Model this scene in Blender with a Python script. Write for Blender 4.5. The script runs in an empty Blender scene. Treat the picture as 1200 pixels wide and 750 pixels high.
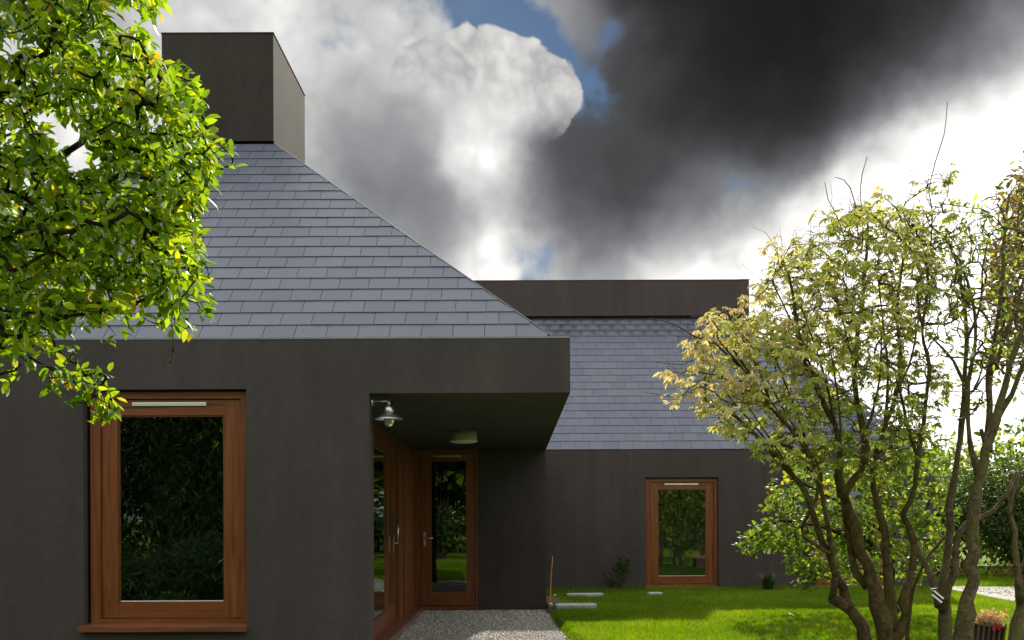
import bpy, bmesh, math, random
import numpy as np
from mathutils import Vector, Matrix

scene = bpy.context.scene
col = scene.collection
rng = np.random.default_rng(7)
random.seed(7)

# ------------------------------------------------------------------ camera
F = 1210.0            # focal length in pixels of a 1200 px wide frame
VX, VY = 606.0, 606.0 # vanishing point of lines that run straight away
EYE = 1.35
cam_d = bpy.data.cameras.new('camera'); cam = bpy.data.objects.new('camera', cam_d)
col.objects.link(cam); scene.camera = cam
cam.location = (0, 0, EYE)
cam.rotation_euler = (math.radians(90), math.radians(0.22), 0)
cam_d.sensor_width = 36.0; cam_d.lens = 36.0 * F / 1200.0
cam_d.shift_x = (600 - VX) / 1200.0
cam_d.shift_y = (VY - 375) / 1200.0
cam_d.clip_start = 0.05; cam_d.clip_end = 3000

def P(px, py, d):
    """a point seen at a pixel, at distance d along the view (d from the ground or wall it touches)"""
    return Vector(((px - VX) * d / F, d, EYE + (VY - py) * d / F))

# ------------------------------------------------------------------ light
SUN_AZ, SUN_EL = math.radians(16), math.radians(34)
sdir = Vector((math.sin(SUN_AZ) * math.cos(SUN_EL), math.cos(SUN_AZ) * math.cos(SUN_EL), math.sin(SUN_EL)))
sun_d = bpy.data.lights.new('sun', 'SUN'); sun = bpy.data.objects.new('sun', sun_d); col.objects.link(sun)
sun_d.energy = 4.5; sun_d.angle = math.radians(0.8); sun_d.color = (1.0, 0.93, 0.80)
sun.rotation_euler = (-sdir).to_track_quat('-Z', 'Y').to_euler()
sun.location = sdir * 60
scene.view_settings.view_transform = 'Standard'; scene.view_settings.look = 'None'
scene.view_settings.gamma = 1.0; scene.view_settings.use_curve_mapping = False
scene.view_settings.exposure = 1.0
SKY_GAIN = 0.52      # brightness of the clouds

world = bpy.data.worlds.new('World'); scene.world = world; world.use_nodes = True
world.cycles.sampling_method = 'MANUAL'; world.cycles.sample_map_resolution = 256

class NT:
    """tiny helper to write node graphs as expressions"""
    def __init__(self, tree): self.t = tree; self.n = tree.nodes; self.l = tree.links
    def new(self, typ, **kw):
        n = self.n.new(typ)
        for k, v in kw.items(): setattr(n, k, v)
        return n
    def put(self, sock, v):
        if isinstance(v, bpy.types.NodeSocket): self.l.new(v, sock)
        elif v is not None: sock.default_value = v
    def m(self, op, a, b=None, c=None, clamp=False):
        n = self.new('ShaderNodeMath', operation=op, use_clamp=clamp)
        self.put(n.inputs[0], a); self.put(n.inputs[1], b); self.put(n.inputs[2], c)
        return n.outputs[0]
    def v(self, op, a, b=None, s=None):
        n = self.new('ShaderNodeVectorMath', operation=op)
        self.put(n.inputs[0], a); self.put(n.inputs[1], b)
        if s is not None: self.put(n.inputs['Scale'], s)
        return n.outputs['Value'] if op in ('DOT_PRODUCT', 'LENGTH') else n.outputs[0]
    def noise(self, vec, scale, detail=4, rough=0.5, dist=0.0, out='Fac'):
        n = self.new('ShaderNodeTexNoise')
        self.put(n.inputs['Vector'], vec); n.inputs['Scale'].default_value = scale
        n.inputs['Detail'].default_value = detail; n.inputs['Roughness'].default_value = rough
        n.inputs['Distortion'].default_value = dist
        return n.outputs[out]
    def mix(self, f, a, b, mode='MIX'):
        n = self.new('ShaderNodeMix', data_type='RGBA', blend_type=mode)
        self.put(n.inputs['Factor'], f)
        self.put(n.inputs['A'], a); self.put(n.inputs['B'], b)
        return n.outputs['Result']
    def ramp(self, f, stops):
        n = self.new('ShaderNodeValToRGB'); e = n.color_ramp.elements
        while len(e) < len(stops): e.new(0.5)
        for el, (p, c) in zip(e, stops):
            el.position = p; el.color = (c[0], c[1], c[2], 1) if len(c) == 3 else c
        self.put(n.inputs[0], f); return n.outputs[0]
    def smooth(self, x, lo, hi):
        n = self.new('ShaderNodeMapRange', interpolation_type='SMOOTHSTEP')
        self.put(n.inputs[0], x); n.inputs[1].default_value = lo; n.inputs[2].default_value = hi
        return n.outputs[0]

def sky_dir(px, py): return Vector(((px - VX) / F, 1.0, (VY - py) / F)).normalized()

def build_world():
    W = NT(world.node_tree); W.n.clear()
    out = W.new('ShaderNodeOutputWorld')
    tc = W.new('ShaderNodeTexCoord').outputs['Generated']
    sky = W.new('ShaderNodeTexSky', sky_type='NISHITA'); sky.sun_disc = False
    sky.sun_elevation = SUN_EL; sky.sun_rotation = SUN_AZ; sky.air_density = 1.0; sky.dust_density = 0.0; sky.ozone_density = 3.0
    # billowing distortion of the directions
    wn = W.noise(tc, 3.2, 3, 0.56, 0.0, 'Color')
    warp = W.v('ADD', tc, W.v('SCALE', W.v('SUBTRACT', wn, (0.5, 0.5, 0.5)), s=0.13))
    warp = W.v('NORMALIZE', warp)
    wn2 = W.noise(tc, 12.0, 4, 0.52, 0.0, 'Color')
    warp = W.v('NORMALIZE', W.v('ADD', warp, W.v('SCALE', W.v('SUBTRACT', wn2, (0.5, 0.5, 0.5)), s=0.075)))
    # cloud brightness: scattered masses of thick dark and thin bright cloud (value, angular size in px)
    masses = [
        (900, 85, .006, 60), (980, 60, .006, 60), (1060, 30, .008, 60), (830, 80, .02, 45), (800, 20, .05, 45), (1130, 30, .03, 45), (1000, -70, .012, 100), (860, -70, .04, 90), (1180, -70, .06, 90),
        (870, 155, .035, 45), (800, 170, .045, 50), (730, 190, .09, 45), (690, 240, .11, 45), (760, 250, .09, 45), (960, 140, .03, 45), (950, 190, .14, 35), (640, 210, .18, 34), (640, 265, .20, 34),
        (745, 110, .16, 34), (765, 55, .13, 34), (860, 225, .22, 32), (720, 20, .36, 28), (1040, 115, .06, 36),
        (565, 95, .95, 40), (500, 75, .70, 34), (650, 105, .78, 26), (605, 65, .90, 26), (550, 160, 1.1, 36), (610, 150, .75, 28), (585, 215, .40, 30), (500, 130, .46, 30),
        (430, 190, .26, 50), (420, 120, .34, 40), (390, 260, .30, 50), (490, 250, .28, 40), (400, 50, .64, 60), (460, 10, .45, 40),
        (240, 40, .68, 90), (310, 110, .66, 50), (545, 312, .95, 34), (480, 310, .55, 36), (690, 35, .60, 26), (640, -10, .5, 40),
        (620, 322, .9, 34), (700, 322, .75, 36), (770, 318, .95, 36), (720, 292, .30, 28), (830, 305, 1.0, 40), (810, 268, .24, 30), (900, 260, .6, 34),
        (960, 250, 1.2, 45), (1010, 190, .55, 32), (1060, 180, 1.0, 36), (1070, 265, 1.5, 80), (1130, 130, .7, 32), (1170, 165, 1.5, 55), (1240, 210, 2.4, 120),
        (1010, 400, 1.5, 140), (1180, 400, 1.8, 140), (1190, 80, .45, 36), (1290, 60, 1.2, 90), (1100, 80, .08, 36), (60, 200, .7, 200),
    ]
    num = None; den = None
    base_n = W.noise(tc, 2.3, 3, 0.55, 0.0)
    base_v = W.m('POWER', W.m('EXPONENT', W.m('MULTIPLY_ADD', base_n, 3.2, -1.30)), .45)   # brightness elsewhere
    num = W.m('MULTIPLY', base_v, 0.012); den = 0.012
    for px, py, val, sg in masses:
        d = sky_dir(px, py)
        k = (F / sg) ** 2
        dt = W.v('DOT_PRODUCT', warp, tuple(d))
        w = W.m('EXPONENT', W.m('MULTIPLY_ADD', dt, k, -k))
        num = W.m('MULTIPLY_ADD', w, val ** .45, num)
        den = W.m('ADD', w, den)
    soft = W.m('DIVIDE', num, den)
    det = W.noise(warp, 8.0, 5, 0.52, 0.0)
    puff = W.m('ABSOLUTE', W.m('SUBTRACT', W.noise(tc, 21, 2, .45), .5))
    logv = W.m('ADD', W.m('MULTIPLY_ADD', det, 1.75, -0.95), W.m('MULTIPLY', W.m('MULTIPLY', puff, 1.5), W.smooth(soft, .55, .9)))
    val = W.m('MULTIPLY', W.m('POWER', soft, 2.6), W.m('EXPONENT', logv))
    tint = W.ramp(W.m('MULTIPLY', val, 1.0), [(0, (.93, .93, .95)), (.12, (.95, .98, 1.06)), (.5, (1, 1, .99)), (1, (1, .99, .965))])
    ccol = W.v('SCALE', tint, s=val)
    # gaps of blue between the cloud masses
    gaps = [(555, 2, .9, 30), (600, 20, .85, 26), (640, 50, .85, 26), (680, 82, .8, 26), (712, 110, .5, 20), (735, 25, .45, 18), (612, 300, .75, 18), (420, -70, .6, 60), (858, 224, .45, 18), (425, 92, .35, 22)]
    g = None
    for px, py, a, sg in gaps:
        d = sky_dir(px, py); k = (F / sg) ** 2
        dt = W.v('DOT_PRODUCT', warp, tuple(d))
        w = W.m('MULTIPLY', W.m('EXPONENT', W.m('MULTIPLY_ADD', dt, k, -k)), a)
        g = w if g is None else W.m('ADD', g, w)
    far = W.m('MULTIPLY', W.smooth(base_n, 0.56, 0.70), W.m('SUBTRACT', 1.0, W.m('MULTIPLY', W.m('SUBTRACT', den, 0.012), 4.0, clamp=True), clamp=True))
    gn = W.noise(tc, 22, 5, 0.55, 0.0)
    g = W.m('ADD', g, W.m('MULTIPLY_ADD', gn, 1.1, -0.55))
    hole = W.m('MULTIPLY', W.smooth(g, 0.28, 0.78), 0.95)
    hole = W.m('MAXIMUM', hole, W.m('MULTIPLY', far, 0.8))
    # the head of a sunlit cumulus, standing in front of the gap
    bill = W.m('ABSOLUTE', W.m('MULTIPLY_ADD', W.noise(tc, 19, 3, .5), 2.0, -1.0))
    bill2 = W.m('ABSOLUTE', W.m('MULTIPLY_ADD', W.noise(warp, 40, 2, .5), 2.0, -1.0))
    lump = W.m('ADD', W.m('MULTIPLY', bill, .9), W.m('MULTIPLY', bill2, .34))
    hd = None
    for px, py, sg in [(485, 92, 26), (525, 82, 30), (575, 80, 32), (622, 98, 30), (658, 108, 20), (560, 130, 44), (620, 140, 32)]:
        d = sky_dir(px, py); k = (F / sg) ** 2
        w = W.m('EXPONENT', W.m('MULTIPLY_ADD', W.v('DOT_PRODUCT', tc, tuple(d)), k, -k))
        hd = w if hd is None else W.m('ADD', hd, w)
    head = W.smooth(W.m('ADD', hd, W.m('MULTIPLY', lump, .85)), .82, .98)
    c0 = sky_dir(585, 172); ax = sky_dir(606, 70) - c0
    fade = W.smooth(W.m('ADD', W.v('DOT_PRODUCT', W.v('SUBTRACT', tc, tuple(c0)), tuple(ax / ax.length_squared)), W.m('MULTIPLY_ADD', det, 1.2, -.6)), .15, .80)
    hval = W.m('MULTIPLY_ADD', W.m('MULTIPLY', lump, W.m('ADD', hd, .2, clamp=True)), .95, .44)
    hcol = W.v('SCALE', (1.0, .985, .965), s=hval)
    b1 = W.new('ShaderNodeBackground'); W.put(b1.inputs[0], sky.outputs[0]); b1.inputs[1].default_value = 0.026
    b2 = W.new('ShaderNodeBackground'); W.put(b2.inputs[0], ccol); b2.inputs[1].default_value = SKY_GAIN
    mx = W.new('ShaderNodeMixShader')
    W.put(mx.inputs[0], hole); W.l.new(b2.outputs[0], mx.inputs[1]); W.l.new(b1.outputs[0], mx.inputs[2])
    b3 = W.new('ShaderNodeBackground'); W.put(b3.inputs[0], hcol); b3.inputs[1].default_value = SKY_GAIN
    mx2 = W.new('ShaderNodeMixShader'); W.put(mx2.inputs[0], W.m('MULTIPLY', W.m('MULTIPLY', head, W.smooth(hd, .12, .5)), fade))
    W.l.new(mx.outputs[0], mx2.inputs[1]); W.l.new(b3.outputs[0], mx2.inputs[2])
    W.l.new(mx2.outputs[0], out.inputs[0])
build_world()

# ------------------------------------------------------------------ materials
def mat(name):
    m = bpy.data.materials.new(name); m.use_nodes = True
    N = NT(m.node_tree); b = N.n['Principled BSDF']
    return m, N, b
def bump(N, b, h, dist=0.01, strength=0.5):
    n = N.new('ShaderNodeBump'); n.inputs['Strength'].default_value = strength; n.inputs['Distance'].default_value = dist
    N.put(n.inputs['Height'], h); N.l.new(n.outputs[0], b.inputs['Normal'])
def objco(N): return N.new('ShaderNodeTexCoord').outputs['Object']
def geopos(N): return N.new('ShaderNodeNewGeometry').outputs['Position']

def m_render(name, base):
    m, N, b = mat(name); p = geopos(N)
    big = N.noise(p, 0.9, 5, 0.55); fine = N.noise(p, 220, 2, 0.6); mid = N.noise(p, 14, 5, 0.6)
    st = N.noise(N.v('MULTIPLY', p, (5, 5, .5)), 1.0, 4, 0.6)
    f = N.m('ADD', N.m('MULTIPLY', big, .35), N.m('ADD', N.m('MULTIPLY', mid, .25), N.m('MULTIPLY', st, .40)))
    c = N.ramp(f, [(.34, [x * .78 for x in base]), (.5, base), (.66, [x * 1.24 for x in base])])
    c = N.mix(N.m('MULTIPLY', N.smooth(fine, .45, .75), .22), c, (base[0] * 1.9, base[1] * 1.9, base[2] * 1.9, 1))
    sz = N.new('ShaderNodeSeparateXYZ'); N.put(sz.inputs[0], p)
    low = N.m('MULTIPLY', N.m('SUBTRACT', 1.0, N.smooth(N.m('ADD', sz.outputs[2], N.m('MULTIPLY_ADD', mid, .5, -.25)), .0, .5)), .35)
    c = N.mix(low, c, (.075, .062, .043, 1))                      # rain splash and soil at the foot
    N.put(b.inputs['Base Color'], c); b.inputs['Roughness'].default_value = .85
    b.inputs['Specular IOR Level'].default_value = .04
    hh = N.m('ADD', N.m('MULTIPLY', fine, .6), N.m('MULTIPLY', N.noise(p, 70, 4, .6), .7))
    bump(N, b, hh, .004, .55); return m
M_WALL = m_render('render_charcoal', (.0575, .0500, .0505))
M_CHIM = m_render('render_chimney_shaded', (.040, .035, .032))  # wall render darkened; the chimney's shade is put into the colour
M_WALL2 = m_render('render_brown_charcoal', (.060, .0500, .0490))

def m_slate():
    m, N, b = mat('slate')
    a = N.new('ShaderNodeAttribute', attribute_name='tone', attribute_type='GEOMETRY').outputs['Fac']
    oi = N.new('ShaderNodeObjectInfo').outputs['Random']
    p = geopos(N)
    t = N.m('FRACT', N.m('ADD', a, oi))
    c = N.ramp(t, [(0, (.070, .083, .118)), (.5, (.080, .093, .129)), (1, (.091, .103, .138))])
    n = N.noise(p, 9, 6, .65)
    c = N.mix(N.m('MULTIPLY', N.smooth(n, .35, .75), .4), c, (.102, .112, .142, 1))
    stain = N.noise(N.v('MULTIPLY', N.v('ADD', p, (3.1, 0, 0)), (1.5, .25, .25)), 1.3, 5, .62, .5)
    c = N.mix(N.m('MULTIPLY', N.smooth(stain, .58, .74), .38), c, (.040, .045, .060, 1))
    sp = N.noise(p, 60, 2, .5)
    c = N.mix(N.m('MULTIPLY', N.smooth(sp, .72, .8), .4), c, (.3, .3, .29, 1))
    N.put(b.inputs['Base Color'], c)
    N.put(b.inputs['Roughness'], N.m('MULTIPLY_ADD', n, .22, .30)); b.inputs['Specular IOR Level'].default_value = .38
    h = N.noise(N.v('MULTIPLY', p, (1, 1, 1)), 35, 6, .65)
    bump(N, b, h, .004, .35); return m
M_SLATE = m_slate()

def m_wood(name, axis, base=(.160, .043, .008)):
    m, N, b = mat(name); p = geopos(N)
    sc = {'z': (26, 26, 1.3), 'x': (1.3, 26, 26), 'y': (26, 1.3, 26)}[axis]
    oi = N.new('ShaderNodeObjectInfo').outputs['Random']
    q = N.v('ADD', N.v('MULTIPLY', p, sc), N.v('SCALE', (7, 3, 5), s=oi))
    g = N.noise(q, 1.0, 6, .6, 1.2)
    g2 = N.noise(q, 5.0, 3, .6, .4)
    bl = N.noise(p, 2.5, 3, .5)
    c = N.ramp(g, [(.30, [x * .38 for x in base]), (.5, base), (.70, (base[0] * 1.35, base[1] * 1.6, base[2] * 1.7))])
    c = N.mix(N.m('MULTIPLY', N.smooth(g2, .5, .8), .4), c, [x * .45 for x in base] + [1])
    c = N.mix(N.m('MULTIPLY', bl, .35), c, (base[0] * .7, base[1] * .55, base[2] * .5, 1))
    N.put(b.inputs['Base Color'], c); b.inputs['Roughness'].default_value = .42
    b.inputs['Coat Weight'].default_value = .3; b.inputs['Coat Roughness'].default_value = .22
    bump(N, b, g2, .002, .25); return m
M_WOODV = m_wood('oiled_hardwood_vertical', 'z'); M_WOODH = m_wood('oiled_hardwood_horizontal', 'x')
M_WOODY = m_wood('oiled_hardwood_deep', 'y')
M_SILL = m_wood('weathered_hardwood', 'x', (.15, .046, .020)); M_SILLY = m_wood('weathered_hardwood_deep', 'y', (.18, .068, .038))

def m_glass():
    m = bpy.data.materials.new('window_glass'); m.use_nodes = True; N = NT(m.node_tree); N.n.clear()
    o = N.new('ShaderNodeOutputMaterial'); t = N.new('ShaderNodeBsdfTransparent'); t.inputs[0].default_value = (.62, .70, .64, 1)
    g = N.new('ShaderNodeBsdfGlossy'); g.inputs['Roughness'].default_value = 0.0; g.inputs[0].default_value = (.95, 1, .96, 1)
    n = N.noise(geopos(N), 1.6, 2, .5); bp = N.new('ShaderNodeBump'); bp.inputs['Strength'].default_value = .06; bp.inputs['Distance'].default_value = .02
    N.put(bp.inputs['Height'], n); N.l.new(bp.outputs[0], g.inputs['Normal'])
    f = N.new('ShaderNodeFresnel'); f.inputs[0].default_value = 1.6
    k = N.m('MULTIPLY', f.outputs[0], 1.7, clamp=True)
    mx = N.new('ShaderNodeMixShader'); N.put(mx.inputs[0], k)
    N.l.new(t.outputs[0], mx.inputs[1]); N.l.new(g.outputs[0], mx.inputs[2]); N.l.new(mx.outputs[0], o.inputs[0]); return m
M_GLASS = m_glass()

def m_plain(name, c, rough=.5, metal=0.0, var=.25, scale=30, bmp=.0):
    m, N, b = mat(name); n = N.noise(objco(N), scale, 5, .6)
    cc = N.ramp(n, [(.25, [x * (1 - var) for x in c]), (.75, [min(1, x * (1 + var)) for x in c])])
    N.put(b.inputs['Base Color'], cc); b.inputs['Roughness'].default_value = rough; b.inputs['Metallic'].default_value = metal
    if bmp: bump(N, b, n, bmp, .5)
    return m
M_METAL = m_plain('galvanised_steel', (.55, .57, .56), .38, 1.0, .2, 25)
M_STEEL = m_plain('satin_steel', (.62, .61, .58), .3, 1.0, .08)
M_ALU = m_plain('white_aluminium', (.78, .80, .80), .4, 0.0, .06)
M_FLASH = m_plain('zinc_flashing', (.20, .21, .22), .6, .3, .2, 12)
M_BLACK = m_plain('dark_gap', (.012, .012, .012), .9)
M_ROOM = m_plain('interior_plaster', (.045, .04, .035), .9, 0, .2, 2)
M_OPAL = m_plain('opal_shade', (.50, .50, .42), .45, 0, .08, 5)
M_SOIL = m_plain('bare_soil', (.10, .065, .04), .95, 0, .5, 25, .02)
M_SLAB = m_plain('grey_flagstone', (.34, .37, .37), .75, 0, .3, 12, .01)
M_CANE = m_plain('dry_cane', (.40, .22, .09), .6, 0, .3, 20)
M_PEBBLE = m_plain('white_pebble', (.7, .69, .66), .6)
M_TAG = m_plain('white_plastic', (.8, .8, .82), .4, 0, .05)
M_CRATE = m_plain('crate_wood', (.13, .06, .03), .7, 0, .4, 20)
M_RED = m_plain('red_petals', (.55, .02, .06), .6, 0, .3)
M_PINK = m_plain('pink_petals', (.75, .22, .20), .6, 0, .3)
M_STRAW = m_plain('dried_stalks', (.52, .36, .20), .8, 0, .4, 9)
M_APPLE = m_plain('apple_skin', (.30, .12, .05), .35, 0, .5, 8)

def m_bark(name, base, moss):
    m, N, b = mat(name); p = objco(N)
    n = N.noise(p, 14, 7, .68, .4); n2 = N.noise(p, 3.2, 5, .6); n3 = N.noise(N.v('MULTIPLY', p, (1, 1, .35)), 60, 4, .6)
    c = N.ramp(n, [(.32, [x * .35 for x in base]), (.5, base), (.70, [x * 2.0 for x in base])])
    c = N.mix(N.m('MULTIPLY', N.smooth(n2, .40, .64), .75), c, (moss[0], moss[1], moss[2], 1))
    N.put(b.inputs['Base Color'], c); b.inputs['Roughness'].default_value = .9; b.inputs['Specular IOR Level'].default_value = .2
    bump(N, b, N.m('ADD', n, n3), .035, 1.0); return m
M_BARK = m_bark('mossy_bark', (.080, .052, .026), (.115, .105, .022))
M_BARK2 = m_bark('grey_bark', (.12, .088, .055), (.13, .12, .04))
M_BARKD = m_bark('dark_bark', (.030, .020, .013), (.035, .035, .012))
M_TWIG = m_bark('twig_bark', (.13, .085, .055), (.14, .11, .05))

def m_leaf(name, stops, trans=.55, gloss=.12, rough=.35, tcol=(1.35, 1.25, .55, 1)):
    m = bpy.data.materials.new(name); m.use_nodes = True; N = NT(m.node_tree); N.n.clear()
    o = N.new('ShaderNodeOutputMaterial')
    a = N.new('ShaderNodeAttribute', attribute_name='tone', attribute_type='GEOMETRY').outputs['Fac']
    c = N.ramp(a, stops)
    n = N.noise(geopos(N), 25, 3, .6); c = N.mix(N.m('MULTIPLY', n, .3), c, N.mix(1.0, c, (.55, .6, .5, 1), 'MULTIPLY'))
    d = N.new('ShaderNodeBsdfDiffuse'); N.put(d.inputs[0], c)
    t = N.new('ShaderNodeBsdfTranslucent'); N.put(t.inputs[0], N.mix(1.0, c, tcol, 'MULTIPLY'))
    g = N.new('ShaderNodeBsdfGlossy'); g.inputs['Roughness'].default_value = rough; g.inputs[0].default_value = (.9, .95, 1, 1)
    m1 = N.new('ShaderNodeMixShader'); m1.inputs[0].default_value = trans
    N.l.new(d.outputs[0], m1.inputs[1]); N.l.new(t.outputs[0], m1.inputs[2])
    fr = N.new('ShaderNodeFresnel'); fr.inputs[0].default_value = 1.4
    m2 = N.new('ShaderNodeMixShader'); N.put(m2.inputs[0], N.m('MULTIPLY', fr.outputs[0], gloss * 4, clamp=True))
    N.l.new(m1.outputs[0], m2.inputs[1]); N.l.new(g.outputs[0], m2.inputs[2]); N.l.new(m2.outputs[0], o.inputs[0]); return m
M_LEAF = m_leaf('glossy_green_leaf', [(0, (.06, .13, .008)), (.35, (.17, .30, .010)), (.7, (.27, .40, .015)), (.95, (.46, .46, .03)), (1, (.46, .34, .03))], .66, .05, .45)
M_MAPLE = m_leaf('pale_yellow_green_leaf', [(0, (.14, .20, .02)), (.3, (.26, .34, .04)), (.62, (.46, .48, .12)), (.9, (.66, .60, .28)), (1, (.66, .52, .26))], .55, .05, .5, (1.15, 1.08, .85, 1))
M_APPLEL = m_leaf('apple_leaf', [(0, (.04, .09, .012)), (.5, (.12, .20, .022)), (.85, (.24, .32, .04)), (1, (.38, .40, .06))], .6, .05, .5)
M_DARKL = m_leaf('dark_hedge_leaf', [(0, (.018, .042, .010)), (.5, (.045, .085, .016)), (.9, (.10, .15, .025)), (1, (.22, .22, .03))], .5, .05, .5)
M_BROWNL = m_leaf('bronze_leaf', [(0, (.09, .075, .04)), (.5, (.17, .13, .06)), (1, (.28, .22, .10))], .5, .06)
M_GRASS = m_leaf('grass_blade', [(0, (.08, .155, .002)), (.5, (.15, .26, .003)), (.9, (.24, .34, .005)), (1, (.36, .32, .06))], .55, .02, .5, (1.15, 1.15, .6, 1))

def m_ground():
    m, N, b = mat('turf'); p = geopos(N)
    n = N.noise(p, 40, 5, .7); n2 = N.noise(p, 1.4, 4, .6)
    c = N.ramp(n, [(.3, (.06, .10, .003)), (.6, (.12, .20, .004)), (.8, (.17, .25, .008))])
    c = N.mix(N.m('MULTIPLY', N.smooth(n2, .5, .8), .4), c, (.06, .06, .012, 1))
    N.put(b.inputs['Base Color'], c); b.inputs['Roughness'].default_value = .95; b.inputs['Specular IOR Level'].default_value = .1
    bump(N, b, n, .03, .8); return m
M_TURF = m_ground()
def m_gravel(name, k=1.0):
    m, N, b = mat(name); p = geopos(N)
    vo = N.new('ShaderNodeTexVoronoi'); N.put(vo.inputs['Vector'], p); vo.inputs['Scale'].default_value = 60
    sv = N.new('ShaderNodeSeparateColor'); N.put(sv.inputs[0], vo.outputs['Color'])
    c = N.ramp(sv.outputs[0], [(0, (.16 * k, .15 * k, .14 * k)), (.5, (.32 * k, .30 * k, .28 * k)), (1, (.55 * k, .52 * k, .49 * k))])
    c = N.mix(N.m('MULTIPLY', N.noise(p, 1.2, 4, .6), .4), c, (.24 * k, .22 * k, .19 * k, 1))
    N.put(b.inputs['Base Color'], c); b.inputs['Roughness'].default_value = .85
    bump(N, b, N.m('SUBTRACT', 1.0, vo.outputs['Distance']), .02, .9); return m
M_GRAVEL = m_gravel('gravel_bed', 1.0)
def m_stone():
    m, N, b = mat('gravel_stone')
    a = N.new('ShaderNodeAttribute', attribute_name='tone', attribute_type='GEOMETRY').outputs['Fac']
    c = N.ramp(a, [(0, (.14, .13, .12)), (.4, (.34, .32, .30)), (.9, (.55, .53, .50)), (.985, (.74, .72, .69)), (1, (.65, .22, .24))])
    N.put(b.inputs['Base Color'], c); b.inputs['Roughness'].default_value = .8; return m
M_STONE = m_stone()

# ------------------------------------------------------------------ mesh helpers
class MB:
    def __init__(self): self.v = []; self.f = []; self.mi = []; self.smooth = []
    def box(self, x0, x1, y0, y1, z0, z1, mi=0):
        o = len(self.v)
        self.v += [(x, y, z) for z in (z0, z1) for y in (y0, y1) for x in (x0, x1)]
        for q in ((0, 2, 3, 1), (4, 5, 7, 6), (0, 1, 5, 4), (2, 6, 7, 3), (0, 4, 6, 2), (1, 3, 7, 5)):
            self.f.append([o + i for i in q]); self.mi.append(mi); self.smooth.append(False)
        return self
    def poly(self, pts, mi=0):
        o = len(self.v); self.v += [tuple(p) for p in pts]; self.f.append(list(range(o, o + len(pts)))); self.mi.append(mi); self.smooth.append(False)
        return self
    def tube(self, pts, rad, sides=8, mi=0, cap=True, wob=0.0):
        pts = [Vector(p) for p in pts]; n = len(pts)
        if not hasattr(rad, '__len__'): rad = [rad] * n
        o = len(self.v); up = None
        for i, p in enumerate(pts):
            t = (pts[min(i + 1, n - 1)] - pts[max(i - 1, 0)])
            t = t.normalized() if t.length > 1e-9 else Vector((0, 0, 1))
            if up is None:
                up = Vector((1, 0, 0)) if abs(t.x) < .8 else Vector((0, 1, 0))
            a = (up - t * up.dot(t)); a = a.normalized() if a.length > 1e-6 else t.orthogonal().normalized()
            up = a; b = t.cross(a)
            for k in range(sides):
                th = 2 * math.pi * k / sides
                r = rad[i] * (1 + (random.uniform(-wob, wob) if wob else 0))
                self.v.append(tuple(p + (a * math.cos(th) + b * math.sin(th)) * r))
        for i in range(n - 1):
            for k in range(sides):
                k2 = (k + 1) % sides
                self.f.append([o + i * sides + k, o + i * sides + k2, o + (i + 1) * sides + k2, o + (i + 1) * sides + k]); self.mi.append(mi); self.smooth.append(True)
        if cap:
            self.f.append([o + k for k in reversed(range(sides))]); self.mi.append(mi); self.smooth.append(False)
            self.f.append([o + (n - 1) * sides + k for k in range(sides)]); self.mi.append(mi); self.smooth.append(False)
        return self
    def lathe(self, prof, c, sides=28, mi=0):
        o = len(self.v); n = len(prof)
        for r, z in prof:
            for k in range(sides):
                th = 2 * math.pi * k / sides
                self.v.append((c[0] + r * math.cos(th), c[1] + r * math.sin(th), c[2] + z))
        for i in range(n - 1):
            for k in range(sides):
                k2 = (k + 1) % sides
                self.f.append([o + i * sides + k, o + i * sides + k2, o + (i + 1) * sides + k2, o + (i + 1) * sides + k]); self.mi.append(mi); self.smooth.append(True)
        return self
    def build(self, name, mats, parent=None, loc=None):
        me = bpy.data.meshes.new(name); me.from_pydata(self.v, [], self.f)
        if not isinstance(mats, (list, tuple)): mats = [mats]
        for m in mats: me.materials.append(m)
        me.polygons.foreach_set('material_index', self.mi); me.polygons.foreach_set('use_smooth', self.smooth)
        me.validate(); me.update()
        o = bpy.data.objects.new(name, me); col.objects.link(o)
        if loc is not None: o.location = loc
        if parent: o.parent = parent
        return o
def tag(o, label=None, cat=None, group=None, kind=None):
    if label: o['label'] = label
    if cat: o['category'] = cat
    if group: o['group'] = group
    if kind: o['kind'] = kind
    return o
def empty(name, loc, label, cat, group=None):
    o = bpy.data.objects.new(name, None); col.objects.link(o); o.location = loc; o.empty_display_size = .2
    return tag(o, label, cat, group)
def keep(o, parent):
    """parent a mesh written in world coordinates to an Empty that is only moved"""
    o.parent = parent; o.location = o.location - parent.location; return o
def np_mesh(name, V, T, material, parent=None, tone=None, smooth=False):
    """big triangle mesh from arrays"""
    me = bpy.data.meshes.new(name); V = np.ascontiguousarray(V, np.float32); T = np.ascontiguousarray(T, np.int32)
    me.vertices.add(len(V)); me.vertices.foreach_set('co', V.ravel())
    me.loops.add(T.size); me.loops.foreach_set('vertex_index', T.ravel())
    me.polygons.add(len(T)); me.polygons.foreach_set('loop_start', np.arange(0, T.size, 3, dtype=np.int32))
    if smooth: me.polygons.foreach_set('use_smooth', np.ones(len(T), bool))
    me.materials.append(material)
    if tone is not None:
        at = me.attributes.new('tone', 'FLOAT', 'POINT'); at.data.foreach_set('value', np.ascontiguousarray(tone, np.float32))
    me.update(calc_edges=True); me.validate()
    o = bpy.data.objects.new(name, me); col.objects.link(o)
    if parent: keep(o, parent)
    return o

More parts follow.
